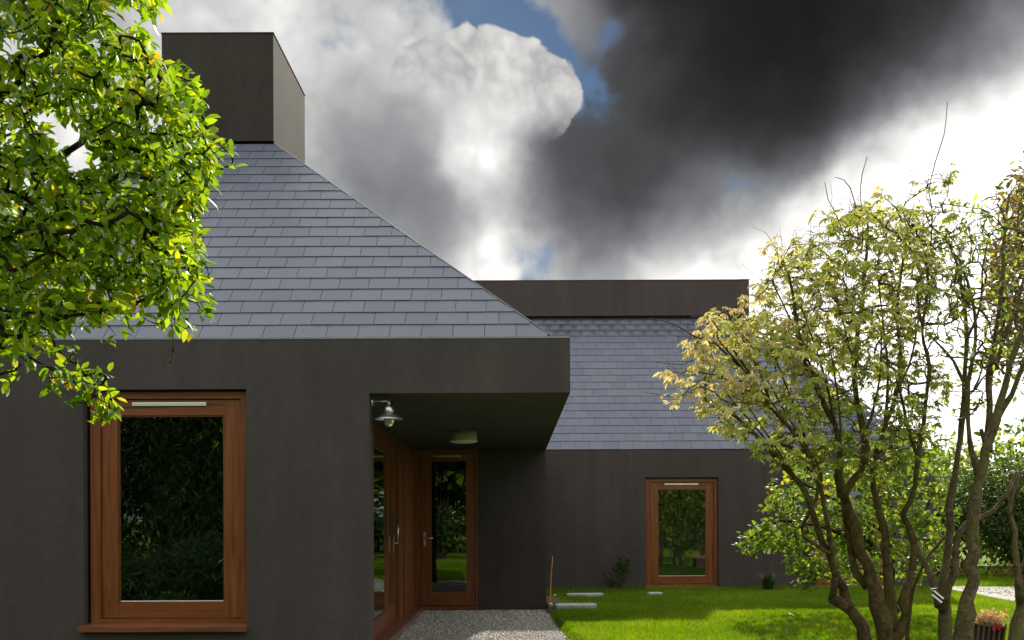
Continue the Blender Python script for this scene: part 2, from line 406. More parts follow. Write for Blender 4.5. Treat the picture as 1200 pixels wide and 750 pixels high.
# ------------------------------------------------------------------ ground
LAWN_Z = .085
def sheet(name, outline, z, material):
    b = MB().poly([(x, y, z) for x, y in outline]); o = b.build(name, material); tag(o, kind='structure'); return o
sheet('ground', [(-900, -900), (900, -900), (900, 900), (-900, 900)], -.06, M_TURF)
edge = [(2.9, -2.5), (2.7, -1), (2.3, 2), (1.7, 5), (1.08, 8), (.80, 10), (.70, 10.8), (.61, 12.0), (.575, 12.8), (.56, 13.6), (.54, 14.4), (.53, 15.0)]
GY = [(-1.9, 8.36), (-1.2, 8.0), (-.5, 7.6), (.3, 7.3), (1.2, 7.2)]
gr = MB().poly([(x, y, 0) for x, y in GY] + [(x, y, 0) for x, y in edge if y > 7.5] + [(.53, 15.4, 0), (-1.9, 15.4, 0)])
tag(gr.build('gravel_yard', M_GRAVEL), kind='structure')
tag(MB().poly([(-14, -2.5, .01), (2.9, -2.5, .01), (2.7, -1, .01), (2.3, 2, .01), (1.7, 5, .01), (1.2, 7.2, .01), (.3, 7.3, .01), (-.5, 7.6, .01), (-1.2, 8.0, .01), (-1.9, 8.2, .01), (-14, 8.2, .01)]).build('front_lawn', M_TURF), kind='structure')
# lawn: a slightly raised sheet with a turf lip along the gravel
lw = MB()
outl = [(x, y) for x, y in edge] + [(.53, 17.79), (40, 17.79), (40, -2.5)]
lw.poly([(x, y, LAWN_Z) for x, y in outl])
for (x0, y0), (x1, y1) in zip(edge[:-1], edge[1:]):
    lw.poly([(x0 - .10, y0, -.012), (x1 - .10, y1, -.012), (x1, y1, LAWN_Z), (x0, y0, LAWN_Z)])
tag(lw.build('lawn', M_TURF), kind='structure')
sb = MB(); so_ = [(.40, 14.35), (.55, 13.95), (.70, 14.1), (.76, 14.6), (.74, 15.6), (.66, 16.7), (.425, 16.7), (.425, 15.0)]
si_ = [(.44, 14.6), (.55, 14.3), (.62, 14.35), (.66, 14.7), (.64, 15.6), (.58, 16.6), (.43, 16.6), (.43, 15.0)]
sb.poly([(x, y, LAWN_Z + .006) for x, y in si_])
for i in range(8):
    j = (i + 1) % 8; sb.poly([(*so_[i], -.01), (*so_[j], -.01), (*si_[j], LAWN_Z + .006), (*si_[i], LAWN_Z + .006)])
tag(sb.build('soil_bed', M_SOIL), kind='structure')
# drive beyond the trees
DR = [(5.9, 13.9), (7.6, 14.3), (9.0, 14.1), (13, 13.3), (22, 11.5), (22, 15.5), (14, 16.5), (10, 17.6), (8.6, 18.4), (7.4, 18.9), (7.3, 17.9), (7.25, 16.6), (6.6, 15.4)]
drive = sheet('gravel_drive', [(7.2, 14.9), (8.6, 14.7), (11, 14.1), (22, 12.0), (22, 15.8), (13, 17.0), (10.4, 17.6), (9.0, 18.1), (7.9, 18.3), (7.4, 18.2)], LAWN_Z + .004, M_GRAVEL)
tag(MB().poly([(7.25, 17.79, LAWN_Z - .004), (40, 17.79, LAWN_Z - .004), (40, 26, LAWN_Z - .004), (7.25, 26, LAWN_Z - .004)]).build('verge', M_TURF), kind='structure')

def in_poly(x, y, poly):
    inside = np.zeros(len(x), bool); n = len(poly)
    for i in range(n):
        x0, y0 = poly[i]; x1, y1 = poly[(i + 1) % n]
        if y0 == y1: continue
        c = ((y0 > y) != (y1 > y)) & (x < (x1 - x0) * (y - y0) / (y1 - y0) + x0)
        inside ^= c
    return inside

# ------------------------------------------------------------------ houses
def slates(parent_house, roof, p0, ux, vy, width_fn, rows, gauge, sw, n_parts, seed, prio=None, inset=0.0):
    """slate courses on the roof plane: p0 origin at eave, ux along the eave, vy up the slope,
    width_fn(t) gives the (s0, s1) extent of the plane at height t"""
    r = np.random.default_rng(seed)
    ux = Vector(ux).normalized(); vy = Vector(vy).normalized(); nz = ux.cross(vy).normalized()
    if nz.z < 0: nz = -nz
    full_me = {}
    items = []
    def clip(poly, f):
        out = []
        for i in range(len(poly)):
            p, q = poly[i], poly[(i + 1) % len(poly)]; fp, fq = f(p), f(q)
            if fp >= 0: out.append(p)
            if fp * fq < 0:
                k = fp / (fp - fq); out.append((p[0] + (q[0] - p[0]) * k, p[1] + (q[1] - p[1]) * k))
        return out
    top = rows * gauge
    fa = lambda p: p[0] - width_fn(p[1])[0] - inset
    fb = lambda p: width_fn(p[1])[1] - inset - p[0]
    for row in range(rows):
        t0 = row * gauge - (.012 if row == 0 else 0) + r.uniform(-.0015, .0015); t1 = min((row + 1) * gauge + .07, top)
        a0, b0 = width_fn(row * gauge)
        off = (row % 2) * .5 + r.uniform(-.08, .08)
        for k in range(math.floor(a0 / sw - off) - 1, math.ceil(b0 / sw - off) + 1):
            s0 = (k + off) * sw + .0022; s1 = (k + off + 1) * sw - .0022
            dt = r.uniform(-.003, .003)
            full = [(s0, t0 + dt), (s1, t0 + dt + r.uniform(-.0015, .0015)), (s1, t1), (s0, t1)]
            pg = clip(clip(full, fa), fb)
            if len(pg) < 3: continue
            ar = abs(sum(pg[i][0] * pg[(i + 1) % len(pg)][1] - pg[(i + 1) % len(pg)][0] * pg[i][1] for i in range(len(pg)))) / 2
            if ar < .0012: continue
            whole = len(pg) == 4 and min(fa(q) for q in full) > 0 and min(fb(q) for q in full) > 0 and 0 < row < rows - 1
            items.append((row, pg, t0, t1, whole))
    def verts(it):
        row, pg, t0, t1, whole = it
        lift = r.uniform(-.0012, .0012); L = gauge + .07; tw = r.uniform(-.004, .004); sm = sum(q[0] for q in pg) / len(pg)
        pts = [p0 + ux * s_ + vy * t_ + nz * ((.0100 + lift) * (1 - (t_ - row * gauge) / L) + .001 + tw * (s_ - sm)) for s_, t_ in pg]
        return [q - nz * .006 for q in pts] + pts
    idx = list(range(len(items)))
    if prio: idx.sort(key=lambda i: -prio(p0 + ux * (items[i][1][0][0] + items[i][1][1][0]) * .5 + vy * items[i][2]))
    part = set(idx[:n_parts])
    sv, st, tone = [], [], []
    flip = (Vector(ux).cross(Vector(vy))).dot(nz) < 0
    def quads(n): return [(i, (i + 1) % n, n + (i + 1) % n, n + i) for i in range(n)] + [tuple(range(n, 2 * n))]
    for i, it in enumerate(items):
        vs = verts(it); n = len(it[1])
        if i in part:
            c = sum(vs, Vector()) / len(vs)
            key = int(r.integers(0, 8)) if it[4] else None
            if key is not None and key in full_me: me = full_me[key]
            else:
                me = bpy.data.meshes.new('slate'); me.from_pydata([tuple(v - c) for v in vs], [], [list(q) for q in quads(n)]); me.materials.append(M_SLATE)
                if nz.dot(me.polygons[n].normal) < 0: me.flip_normals()
                at = me.attributes.new('tone', 'FLOAT', 'POINT'); at.data.foreach_set('value', [float(r.uniform())] * (2 * n))
                if key is not None: full_me[key] = me
            o = bpy.data.objects.new('slate', me); col.objects.link(o); o.parent = roof; o.location = c - parent_house.location - roof.location
        else:
            b = len(sv); sv += [tuple(v) for v in vs]; tone += [float(r.uniform())] * (2 * n)
            for q in quads(n):
                for k in range(1, len(q) - 1): st.append((b + q[0], b + q[k], b + q[k + 1]))
    if sv:
        o = np_mesh('slate_courses', np.array(sv), np.array(st), M_SLATE, None, np.array(tone))
        o.parent = roof; o.location = -(parent_house.location + roof.location); tag(o, kind='stuff')

def hip_roof(house, X0, X1, Y0, Y1, ax0, ax1, ay0, ay1, ze, za, gauge, sw, n_front, seed, prio):
    """a hipped roof: eave rectangle, apex rectangle, eave and apex heights"""
    A = [Vector((X0, Y0, ze)), Vector((X1, Y0, ze)), Vector((X1, Y1, ze)), Vector((X0, Y1, ze))]
    B = [Vector((ax0, ay0, za)), Vector((ax1, ay0, za)), Vector((ax1, ay1, za)), Vector((ax0, ay1, za))]
    b = MB()
    for i in range(4):
        j = (i + 1) % 4; b.poly([A[i], A[j], B[j], B[i]])
    roof = keep(b.build('roof', M_BLACK), house); roof.location = (0, 0, 0)
    roof.location = -house.location
    class L: location = Vector((0, 0, 0))
    # front, right, left, back slopes
    def face(A0, A1, B0, B1, npart, sd, pr):
        ux = (A1 - A0).normalized(); w = (A1 - A0).length
        s0 = (B0 - A0).dot(ux); s1 = (B1 - A0).dot(ux)
        top = A0 + ux * s0; vy = (B0 - top); Ls = vy.length; vy.normalize()
        rows = int(round(Ls / gauge)); g = Ls / rows
        def wf(t):
            k = t / Ls; return (s0 * k, w + (s1 - w) * k)
        slates(house, roof, A0, ux, vy, wf, rows, g, sw, npart, sd, pr, 0.0 if pr else .02)
    hp = MB()
    for k in (0, 1): hp.tube([A[k] + Vector((0, 0, .012)), B[k] + Vector((0, 0, .012))], .006, 6)
    hp_o = hp.build('hip_soaker', M_FLASH); hp_o.parent = roof
    face(A[0], A[1], B[0], B[1], n_front, seed, prio)
    face(A[1], A[2], B[1], B[2], 0, seed + 1, None)
    face(A[3], A[0], B[3], B[0], 0, seed + 2, None)
    face(A[2], A[3], B[2], B[3], 0, seed + 3, None)
    return roof

def window_part(house, x0, x1, z0, z1, yf):
    """hardwood casement: outer frame, sash, pane, trickle vent, sill. yf = front of the frame"""
    f = MB(); fw = .078
    f.box(x0, x0 + fw, yf, yf + .09, z0, z1, 0); f.box(x1 - fw + .018, x1, yf, yf + .09, z0, z1, 0)
    f.box(x0 + fw, x1 - fw + .018, yf + .001, yf + .09, z1 - .055, z1, 1); f.box(x0 + fw, x1 - fw + .018, yf + .001, yf + .09, z0, z0 + .035, 1)
    w = keep(f.build('window', [M_WOODV, M_WOODH]), house)
    sx0, sx1, sz0, sz1 = x0 + fw + .004, x1 - fw + .014, z0 + .040, z1 - .062
    s = MB(); sw_ = .128; ys = yf + .022
    gx0, gx1, gz0, gz1 = sx0 + sw_, sx1 - sw_, sz0 + .118, sz1 - .122
    s.box(sx0, gx0, ys, ys + .06, sz0, sz1, 0); s.box(gx1, sx1, ys, ys + .06, sz0, sz1, 0)
    s.box(gx0, gx1, ys + .0015, ys + .06, gz1, sz1, 1); s.box(gx0, gx1, ys + .0015, ys + .06, sz0, gz0, 1)
    # glazing beads
    s.box(gx0, gx0 + .012, ys + .012, ys + .03, gz0, gz1, 0); s.box(gx1 - .012, gx1, ys + .012, ys + .03, gz0, gz1, 0)
    s.box(gx0 + .012, gx1 - .012, ys + .013, ys + .03, gz1 - .012, gz1, 1); s.box(gx0 + .012, gx1 - .012, ys + .013, ys + .03, gz0, gz0 + .012, 1)
    o = s.build('sash', [M_WOODV, M_WOODH]); o.parent = w
    gl = MB().box(gx0 + .012, gx1 - .012, ys + .022, ys + .026, gz0 + .012, gz1 - .012).build('pane', M_GLASS); gl.parent = w
    sp = MB().box(gx0 + .012, gx1 - .012, ys + .0135, ys + .0215, gz0 + .012, gz0 + .017).build('spacer_bar', M_ALU); sp.parent = w
    cx = (x0 + x1) / 2; vm = (gz1 + sz1) / 2 + .022
    v = MB(); v.box(cx - .285, cx + .285, ys - .014, ys + .0005, vm - .008, vm + .018); v.box(cx - .285, cx + .285, ys - .022, ys - .014, vm + .006, vm + .018)
    v.box(cx - .29, cx - .285, ys - .022, ys, vm - .010, vm + .019); v.box(cx + .285, cx + .29, ys - .022, ys, vm - .010, vm + .019)
    vo = v.build('trickle_vent', M_ALU); vo.parent = w
    b = MB(); o_ = len(b.v)
    ya, yb = yf - .13, yf + .02; zt, zb = z0 + .002, z0 - .055
    xs0, xs1 = x0 - .055, x1 + .012
    b.v += [(xs0, ya, zb), (xs1, ya, zb), (xs1, yb, zb), (xs0, yb, zb), (xs0, ya, zt - .022), (xs1, ya, zt - .022), (xs1, yb, zt), (xs0, yb, zt)]
    for q in ((0, 3, 2, 1), (4, 5, 6, 7), (0, 1, 5, 4), (1, 2, 6, 5), (2, 3, 7, 6), (3, 0, 4, 7)): b.f.append(list(q)); b.mi.append(0); b.smooth.append(False)
    sl = b.build('sill', M_SILL); sl.parent = w
    return w

def wall_with_holes(b, x0, x1, z0, z1, y0, y1, holes):
    """front wall slab made of pieces butted round rectangular openings"""
    xs = x0
    for hx0, hx1, hz0, hz1 in sorted(holes):
        b.box(xs, hx0, y0, y1, z0, z1)
        b.box(hx0, hx1, y0, y1, z0, hz0); b.box(hx0, hx1, y0, y1, hz1, z1)
        xs = hx1
    b.box(xs, x1, y0, y1, z0, z1)

# --- house with the square chimney and the porch
WF, WT = 8.10, 2.762        # front of the wall, top of the wall
SOF = 2.327                 # porch soffit
PR = 14.98                  # rear wall of the porch
XR, XP, XL = .42, -1.158, -6.72
house = empty('house', (-3.15, 8.1, 0), 'charcoal rendered house with steep slate hip roof, square chimney box and recessed porch', 'house')
WX0, WX1, WZ0, WZ1 = -3.372, -2.128, .522, 2.352
b = MB()
wall_with_holes(b, XL, XP, -.05, WT, WF, WF + .24, [(WX0 - .03, WX1 + .006, WZ0 - .02, WZ1 + .012)])
b.box(XL, XL + .24, WF + .24, 15.4, -.05, WT)
b.box(XL + .24, XP, 15.16, 15.4, -.05, WT)
b.box(-.569, XR, PR, 15.4, -.05, SOF)                         # pier beside the porch door
b.box(XP, -.569, 15.16, 15.4, SOF, WT)
keep(b.build('wall', M_WALL), house)
can = MB(); GX_ = -1.50
can.box(XP, XR, WF, 15.16, SOF, WT)
can.box(GX_ - .13, XP, WF + .24, 15.10, SOF, SOF + .09)
can.box(-.569, XR, 15.16, 15.4, SOF, WT)
keep(can.build('porch_canopy', M_WALL), house)
fl = MB(); fl.box(XL, XR - .002, WF + .002, WF + .07, WT, WT + .006); fl.box(XR - .07, XR - .002, WF + .07, 15.4, WT, WT + .006); fl.box(XL, XL + .07, WF + .07, 15.4, WT, WT + .006)
fl.box(XL, XR - .002, WF - .004, WF + .002, WT - .008, WT + .006)
keep(fl.build('eaves_flashing', M_FLASH), house)
# dark rooms behind the glass
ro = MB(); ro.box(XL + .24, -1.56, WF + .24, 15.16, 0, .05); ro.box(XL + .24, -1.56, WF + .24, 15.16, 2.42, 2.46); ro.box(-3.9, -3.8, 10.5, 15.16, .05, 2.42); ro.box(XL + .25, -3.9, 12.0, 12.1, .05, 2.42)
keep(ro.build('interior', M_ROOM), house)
window_part(house, WX0, WX1, WZ0, WZ1, WF + .062)

chx0, chx1, chy0, chy1, chz = -3.74, -2.56, 10.94, 12.54, 6.476
APZ = 5.31
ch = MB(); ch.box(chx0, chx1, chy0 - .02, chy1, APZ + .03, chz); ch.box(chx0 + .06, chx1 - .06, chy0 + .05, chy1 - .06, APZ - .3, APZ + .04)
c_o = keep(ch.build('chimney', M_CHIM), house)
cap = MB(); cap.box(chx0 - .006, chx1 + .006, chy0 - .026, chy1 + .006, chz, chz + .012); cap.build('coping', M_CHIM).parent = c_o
hip_roof(house, chx0 - 2.84, .281, 8.22, chy1 + 2.72, chx0, chx1, chy0, chy1, 2.78, APZ, .188, .253, 300, 11,
         lambda p: (10 if p.x > -3.9 else 0) + (5 if p.x > -4.4 else 0) - p.x * .01 - p.z * .5 if p.x > -4.2 else -5 + p.x)

# porch joinery: glazed sliding doors on the left, door at the end
GX = -1.50
def glazed_leaf(name, y0, y1, z0, z1, x, handle=None):
    st = .10; f = MB()
    f.box(x - .05, x, y0, y0 + st, z0, z1, 0); f.box(x - .05, x, y1 - st, y1, z0, z1, 0)
    f.box(x - .05, x - .0015, y0 + st, y1 - st, z1 - .12, z1, 1); f.box(x - .05, x - .0015, y0 + st, y1 - st, z0, z0 + .20, 1)
    o = keep(f.build(name, [M_WOODV, M_WOODY]), house)
    MB().box(x - .028, x - .022, y0 + st, y1 - st, z0 + .20, z1 - .12).build('pane', M_GLASS).parent = o
    if handle is not None:
        h = MB(); hz = 1.03
        h.box(x, x + .008, handle - .016, handle + .016, hz - .12, hz + .08)
        h.tube([(x + .008, handle, hz), (x + .055, handle, hz)], .010, 8)
        h.tube([(x + .055, handle + .0, hz - .01), (x + .055, handle + .0, hz + .26)], .010, 8)
        h.build('handle', M_STEEL).parent = o
    return o
glazed_leaf('sliding_door', 8.46, 10.16, .07, 2.22, GX, None)
glazed_leaf('sliding_door', 10.18, 12.05, .07, 2.22, GX + .0, None)
glazed_leaf('sliding_door', 12.07, 13.16, .07, 2.22, GX - .055, 12.98)
fr = MB(); fr.box(GX - .12, GX + .02, 8.34, 8.45, .05, SOF - .002, 0); fr.box(GX - .12, GX - .006, 13.17, 13.62, .05, SOF - .002, 0); fr.box(GX - .12, GX + .012, 13.62, 14.93, .05, SOF - .002, 0)
fr.box(GX - .12, GX + .02, 8.45, 13.17, 2.225, SOF - .002, 1); fr.box(GX - .13, -1.437, 14.93, PR + .1, .05, SOF - .002, 0)
keep(fr.build('door_frame', [M_WOODV, M_WOODY]), house)
th = MB(); th.box(GX - .13, -1.352, 8.35, PR - .005, .02, .062)
keep(th.build('threshold', M_SILLY), house)
# return of the pier that hides the near end of the glazing
MBp = MB(); MBp.box(GX - .15, XP, 15.0, 15.16, -.05, .02)
# porch end door
dx0, dx1 = -1.436, -.57
df = MB(); df.box(dx0, dx0 + .035, PR - .01, PR + .10, .03, 2.325, 0); df.box(dx1 - .035, dx1 - .001, PR - .01, PR + .10, .03, 2.325, 0)
df.box(dx0 + .035, dx1 - .035, PR - .009, PR + .10, 2.29, 2.325, 1); df.box(dx0 - .0, dx1 - .001, PR - .06, PR + .10, .015, .065, 1)
keep(df.build('door_frame', [M_WOODV, M_WOODH]), house)
dl = MB(); lx0, lx1, lz0, lz1 = dx0 + .039, dx1 - .039, .072, 2.286; yd = PR + .012
ga, gb, gc, gd = lx0 + .155, lx1 - .13, .275, 2.165
dl.box(lx0, ga, yd, yd + .05, lz0, lz1, 0); dl.box(gb, lx1, yd, yd + .05, lz0, lz1, 0)
dl.box(ga, gb, yd + .0015, yd + .05, gd, lz1, 1); dl.box(ga, gb, yd + .0015, yd + .05, lz0, gc, 1)
door = keep(dl.build('door', [M_WOODV, M_WOODH]), house)
pn = MB().box((ga - gb) / 2, (gb - ga) / 2, -.003, .003, gc, gd).build('pane', M_GLASS, door, ((ga + gb) / 2, yd + .024, 0)); pn.rotation_euler = (0, 0, math.radians(2.3))
MB().box(ga + .03, gb - .06, yd - .012, yd, 2.225, 2.25).build('trickle_vent', M_STEEL).parent = door
hh = MB(); hx = lx0 + .055
hh.box(hx - .018, hx + .018, yd - .008, yd, .93, 1.14); hh.tube([(hx, yd - .008, 1.05), (hx, yd - .055, 1.05)], .010, 8); hh.tube([(hx - .01, yd - .055, 1.05), (hx + .12, yd - .055, 1.05)], .010, 8)
hh.build('handle', M_STEEL).parent = door
for hz in (.36, 1.33, 2.05):
    MB().tube([(lx1 + .018, yd - .012, hz - .05), (lx1 + .018, yd - .012, hz + .05)], .009, 8).build('hinge', M_STEEL).parent = door
# closed link from the porch door to the house behind
lk = MB(); lk.box(-1.66, -1.5, 15.4, 17.8, -.05, 2.5); lk.box(.14, .30, 15.4, 17.8, -.05, 2.5); lk.box(-1.5, .14, 15.4, 17.8, 2.34, 2.5); lk.box(-1.5, .14, 15.16, 17.8, 0, .04)
keep(lk.build('link_wall', M_WALL), house)
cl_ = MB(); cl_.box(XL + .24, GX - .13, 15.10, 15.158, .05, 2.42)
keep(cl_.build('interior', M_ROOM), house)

# --- house behind the lawn
Y2, T2, XR2, XL2 = 17.80, 2.50, 7.20, -6.0
house2 = empty('house', (2.5, 17.8, 0), 'brown-grey rendered house behind the lawn with slate roof and long flat box on top', 'house')
b = MB(); wz0, wz1 = .150, 2.005
ww = [(2.225, 3.462), (5.16, 6.40)]
wall_with_holes(b, XL2, XR2, -.05, T2, Y2, Y2 + .25, [(a - .008, c + .008, wz0 - .02, wz1 + .02) for a, c in ww])
b.box(XR2 - .25, XR2, Y2 + .25, 25.6, -.05, T2); b.box(XL2, XL2 + .25, Y2 + .25, 25.6, -.05, T2); b.box(XL2 + .25, XR2 - .25, 25.35, 25.6, -.05, T2)
keep(b.build('wall', M_WALL2), house2)
for a, c in ww: window_part(house2, a, c, wz0, wz1, Y2 + .05)
ro = MB(); ro.box(XL2 + .25, XR2 - .25, Y2 + .25, 25.35, 0, .05); ro.box(XL2 + .25, XR2 - .25, Y2 + .25, 25.35, 2.42, 2.46); ro.box(XL2 + .25, XR2 - .25, 22.0, 22.1, .05, 2.42)
ro.box(1.2, 4.6, 19.3, 19.4, .05, 2.42)
keep(ro.build('interior', m_plain('interior_pale', (.42, .45, .42), .9, 0, .1, 2)), house2)
bx = MB(); bx.box(-2.5, 4.72, 20.93, 22.5, 5.425, 6.14); bx.box(-2.45, 4.66, 21.03, 22.45, 5.1, 5.43)
b_o = keep(bx.build('roof_box', M_WALL2), house2)
cap = MB(); cap.box(-2.51, 4.73, 20.92, 22.51, 6.14, 6.152); cap.build('coping', M_WALL2).parent = b_o
hip_roof(house2, -5.8, 7.06, 17.92, 25.5, -2.5, 4.72, 21.0, 22.45, 2.52, 5.38, .222, .253, 300, 31,
         lambda p: 100 - p.z * 3 if .35 < p.x < 5.2 else -abs(p.x - 3))

# ------------------------------------------------------------------ lamps
lampx = XP + .14
lamp = empty('wall_lamp', (XP, 8.22, 2.2), 'galvanised wall lamp with conical shade and bare glass globe at the porch corner', 'lamp')
q = MB(); q.tube([(XP + .001, 8.22, 2.272), (XP + .018, 8.22, 2.272)], [.040, .036], 20); keep(q.build('wall_plate', M_METAL), lamp)
q = MB(); q.tube([(XP + .015, 8.22, 2.275), (lampx, 8.22, 2.277)], .008, 10); q.tube([(lampx, 8.22, 2.290), (lampx, 8.22, 2.232)], .012, 10); keep(q.build('arm', M_METAL), lamp)
q = MB(); q.lathe([(.0, .058), (.018, .057), (.030, .050), (.038, .038), (.041, .015), (.041, .0), (.034, -.001)], (lampx, 8.22, 2.186)); keep(q.build('cap', M_METAL), lamp)
q = MB(); q.lathe([(.036, .040), (.045, .034), (.108, -.004), (.113, -.010), (.113, -.013), (.106, -.008), (.04, .030)], (lampx, 8.22, 2.143), 36); keep(q.build('shade', M_METAL), lamp)
mg = m_plain('lamp_globe', (.75, .72, .68), .1, 0, .05); mg.node_tree.nodes['Principled BSDF'].inputs['Transmission Weight'].default_value = .75
q = MB(); q.lathe([(.030, .03), (.036, .015), (.041, -.008), (.040, -.026), (.030, -.044), (.014, -.053), (.001, -.055)], (lampx, 8.22, 2.128), 24); keep(q.build('globe', mg), lamp)
cl = empty('ceiling_light', (-.604, 11.7, 2.2), 'round drum ceiling light with opal glass under the porch soffit', 'ceiling light')
q = MB(); q.lathe([(.0, .115), (.150, .115), (.150, .010), (.146, .0)], (-.604, 11.7, 2.210), 40); keep(q.build('drum', m_plain('drum_metal', (.30, .30, .22), .5, 0, .1)), cl)
q = MB(); q.lathe([(.156, .012), (.158, .004), (.156, -.002), (.13, -.012), (.07, -.020), (.0, -.023)], (-.604, 11.7, 2.208), 40); keep(q.build('diffuser', M_OPAL), cl)

# ------------------------------------------------------------------ foliage toolkit
def leaf_template(kind):
    if kind == 'oval':
        V = [(0, 0, 0), (.30, .20, .035), (.30, -.20, .035), (.34, 0, -.01), (.70, .17, .02), (.70, -.17, .02), (.72, 0, -.02), (1, 0, -.11)]
        T = [(0, 3, 1), (0, 2, 3), (1, 3, 6), (1, 6, 4), (3, 2, 5), (3, 5, 6), (4, 6, 7), (6, 5, 7)]
    elif kind == 'round':
        V = [(0, 0, 0), (.25, .28, .05), (.25, -.28, .05), (.5, 0, -.03), (.68, .25, .04), (.68, -.25, .04), (1, 0, -.12)]
        T = [(0, 3, 1), (0, 2, 3), (1, 3, 4), (3, 2, 5), (4, 3, 6), (3, 5, 6)]
    elif kind == 'lance':
        V = [(0, 0, 0), (.35, .17, .05), (.35, -.17, .05), (.42, 0, -.01), (.75, .11, .0), (.75, -.11, .0), (1, 0, -.20)]
        T = [(0, 3, 1), (0, 2, 3), (1, 3, 4), (3, 2, 5), (4, 3, 6), (3, 5, 6)]
    elif kind == 'narrow':
        V = [(0, 0, 0), (.35, .13, .03), (.35, -.13, .03), (.5, 0, -.015), (1, 0, -.16)]
        T = [(0, 3, 1), (0, 2, 3), (1, 3, 4), (3, 2, 4)]
    return np.array(V, float), np.array(T, int)
def nrm(a): return a / np.maximum(np.linalg.norm(a, axis=1, keepdims=True), 1e-9)
def frames(D, U):
    x = nrm(D); y = nrm(np.cross(U, x)); z = np.cross(x, y); return np.stack([x, y, z], 2)      # columns
def leaf_arrays(kind, pos, D, U, size, tone):
    V, T = leaf_template(kind); R = frames(D, U); n = len(pos)
    W = np.einsum('nij,vj->nvi', R, V) * size[:, None, None] + pos[:, None, :]
    TT = T[None] + (np.arange(n) * len(V))[:, None, None]
    return W.reshape(-1, 3), TT.reshape(-1, 3), np.repeat(tone, len(V))

def grow(stems, att, r_tip=.003, step=.07, wig=.10, updrag=.35, power=.45, seed=1, tip_dir=None):
    """stems: list of (points, radii); att: points the twigs must reach.
    returns polylines with radii for stems and for twigs, and tip directions"""
    r = np.random.default_rng(seed)
    pos = []; par = []; base_r = []
    stem_paths = []
    for pts, rad in stems:
        pts = [Vector(p) for p in pts]; ids = []
        for i in range(len(pts) - 1):
            n = max(1, int((pts[i + 1] - pts[i]).length / step))
            a = pts[max(i - 1, 0)]; d = pts[min(i + 2, len(pts) - 1)]
            for k in range(n):
                t = k / n; p1, p2 = pts[i], pts[i + 1]
                q = .5 * ((2 * p1) + (p2 - a) * t + (2 * a - 5 * p1 + 4 * p2 - d) * t * t + (-a + 3 * p1 - 3 * p2 + d) * t ** 3)
                rk = rad[i] + (rad[i + 1] - rad[i]) * t; q = q + Vector(r.normal(0, 1, 3)) * min(.22 * rk, .012)
                ids.append(len(pos)); pos.append(np.array(q)); par.append(ids[-2] if len(ids) > 1 else -1)
                base_r.append(rk * (1 + .10 * math.sin(len(pos) * .9) + (.22 if r.uniform() < .05 else 0)))
        ids.append(len(pos)); pos.append(np.array(pts[-1])); par.append(ids[-2]); base_r.append(rad[-1])
        stem_paths.append(ids)
    n0 = len(pos)
    att = np.asarray(att); N = len(att)
    cap = n0 + N * 14; PA = np.zeros((cap, 3)); PA[:n0] = np.array(pos); cnt = n0
    par = par + [0] * (cap - n0)
    def cost(A, nodes):
        dv = A[:, None, :] - nodes[None]
        return np.linalg.norm(dv, axis=2) + updrag * np.maximum(0, -dv[:, :, 2])
    best = np.full(N, 1e9); bi = np.zeros(N, int)
    for s in range(0, n0, 400):
        c = cost(att, PA[s:min(s + 400, n0)]); j = c.argmin(1); v = c[np.arange(N), j]; m = v < best; best[m] = v[m]; bi[m] = j[m] + s
    done = np.zeros(N, bool); paths = []; tips = np.zeros((N, 3))
    for _ in range(N):
        i = int(np.where(done, 1e9, best).argmin()); done[i] = True; a = bi[i]
        p0 = PA[a]; p1 = att[i]; L = np.linalg.norm(p1 - p0)
        pd = p0 - PA[par[a]] if par[a] >= 0 else np.array([0, 0, .01]); pd = pd / max(np.linalg.norm(pd), 1e-6)
        mid = p0 + pd * L * .22 + (p1 - p0) * .33 + r.normal(0, wig * L * .5, 3)
        k = int(min(12, max(2, round(L / step)))); ids = [a]; start = cnt
        for q in range(1, k + 1):
            t = q / k; pt = (1 - t) ** 2 * p0 + 2 * t * (1 - t) * mid + t * t * p1
            if q < k: pt = pt + r.normal(0, wig * step * .45, 3)
            PA[cnt] = pt; par[cnt] = ids[-1]; ids.append(cnt); cnt += 1
        paths.append(ids); tips[i] = PA[ids[-1]] - PA[ids[-2]]
        rem = ~done
        if rem.any():
            idx = np.where(rem)[0]; c = cost(att[idx], PA[start:cnt]); j = c.argmin(1); v = c[np.arange(len(idx)), j]
            m = v < best[idx]; best[idx[m]] = v[m]; bi[idx[m]] = j[m] + start
    load = np.zeros(cnt)
    for ids in reversed(paths):
        w = max(1.0, load[ids[-1]] + 1)
        for q in reversed(ids[1:]):
            load[q] = max(load[q], 0) + 1
    # accumulate downstream tips properly
    load = np.zeros(cnt); ends = [ids[-1] for ids in paths]
    for e in ends:
        q = e; g = 0
        while q >= 0 and g < 4000:
            load[q] += 1; q = par[q]; g += 1
    rr = np.minimum(r_tip * np.maximum(load, 1) ** power, r_tip * 4.5)
    stem_out = [([PA[i] for i in ids], [max(base_r[i], 0) for i in ids]) for ids in stem_paths]
    twig_out = []
    for ids in paths:
        rad = [rr[i] for i in ids]; lim = base_r[ids[0]] if ids[0] < n0 else rad[0]
        rad[0] = min(rad[0], lim, rad[1] * 1.3); rad[-1] *= .6
        rad = [min(x, lim) for x in rad]
        twig_out.append(([PA[i] for i in ids], rad))
    return stem_out, twig_out, tips

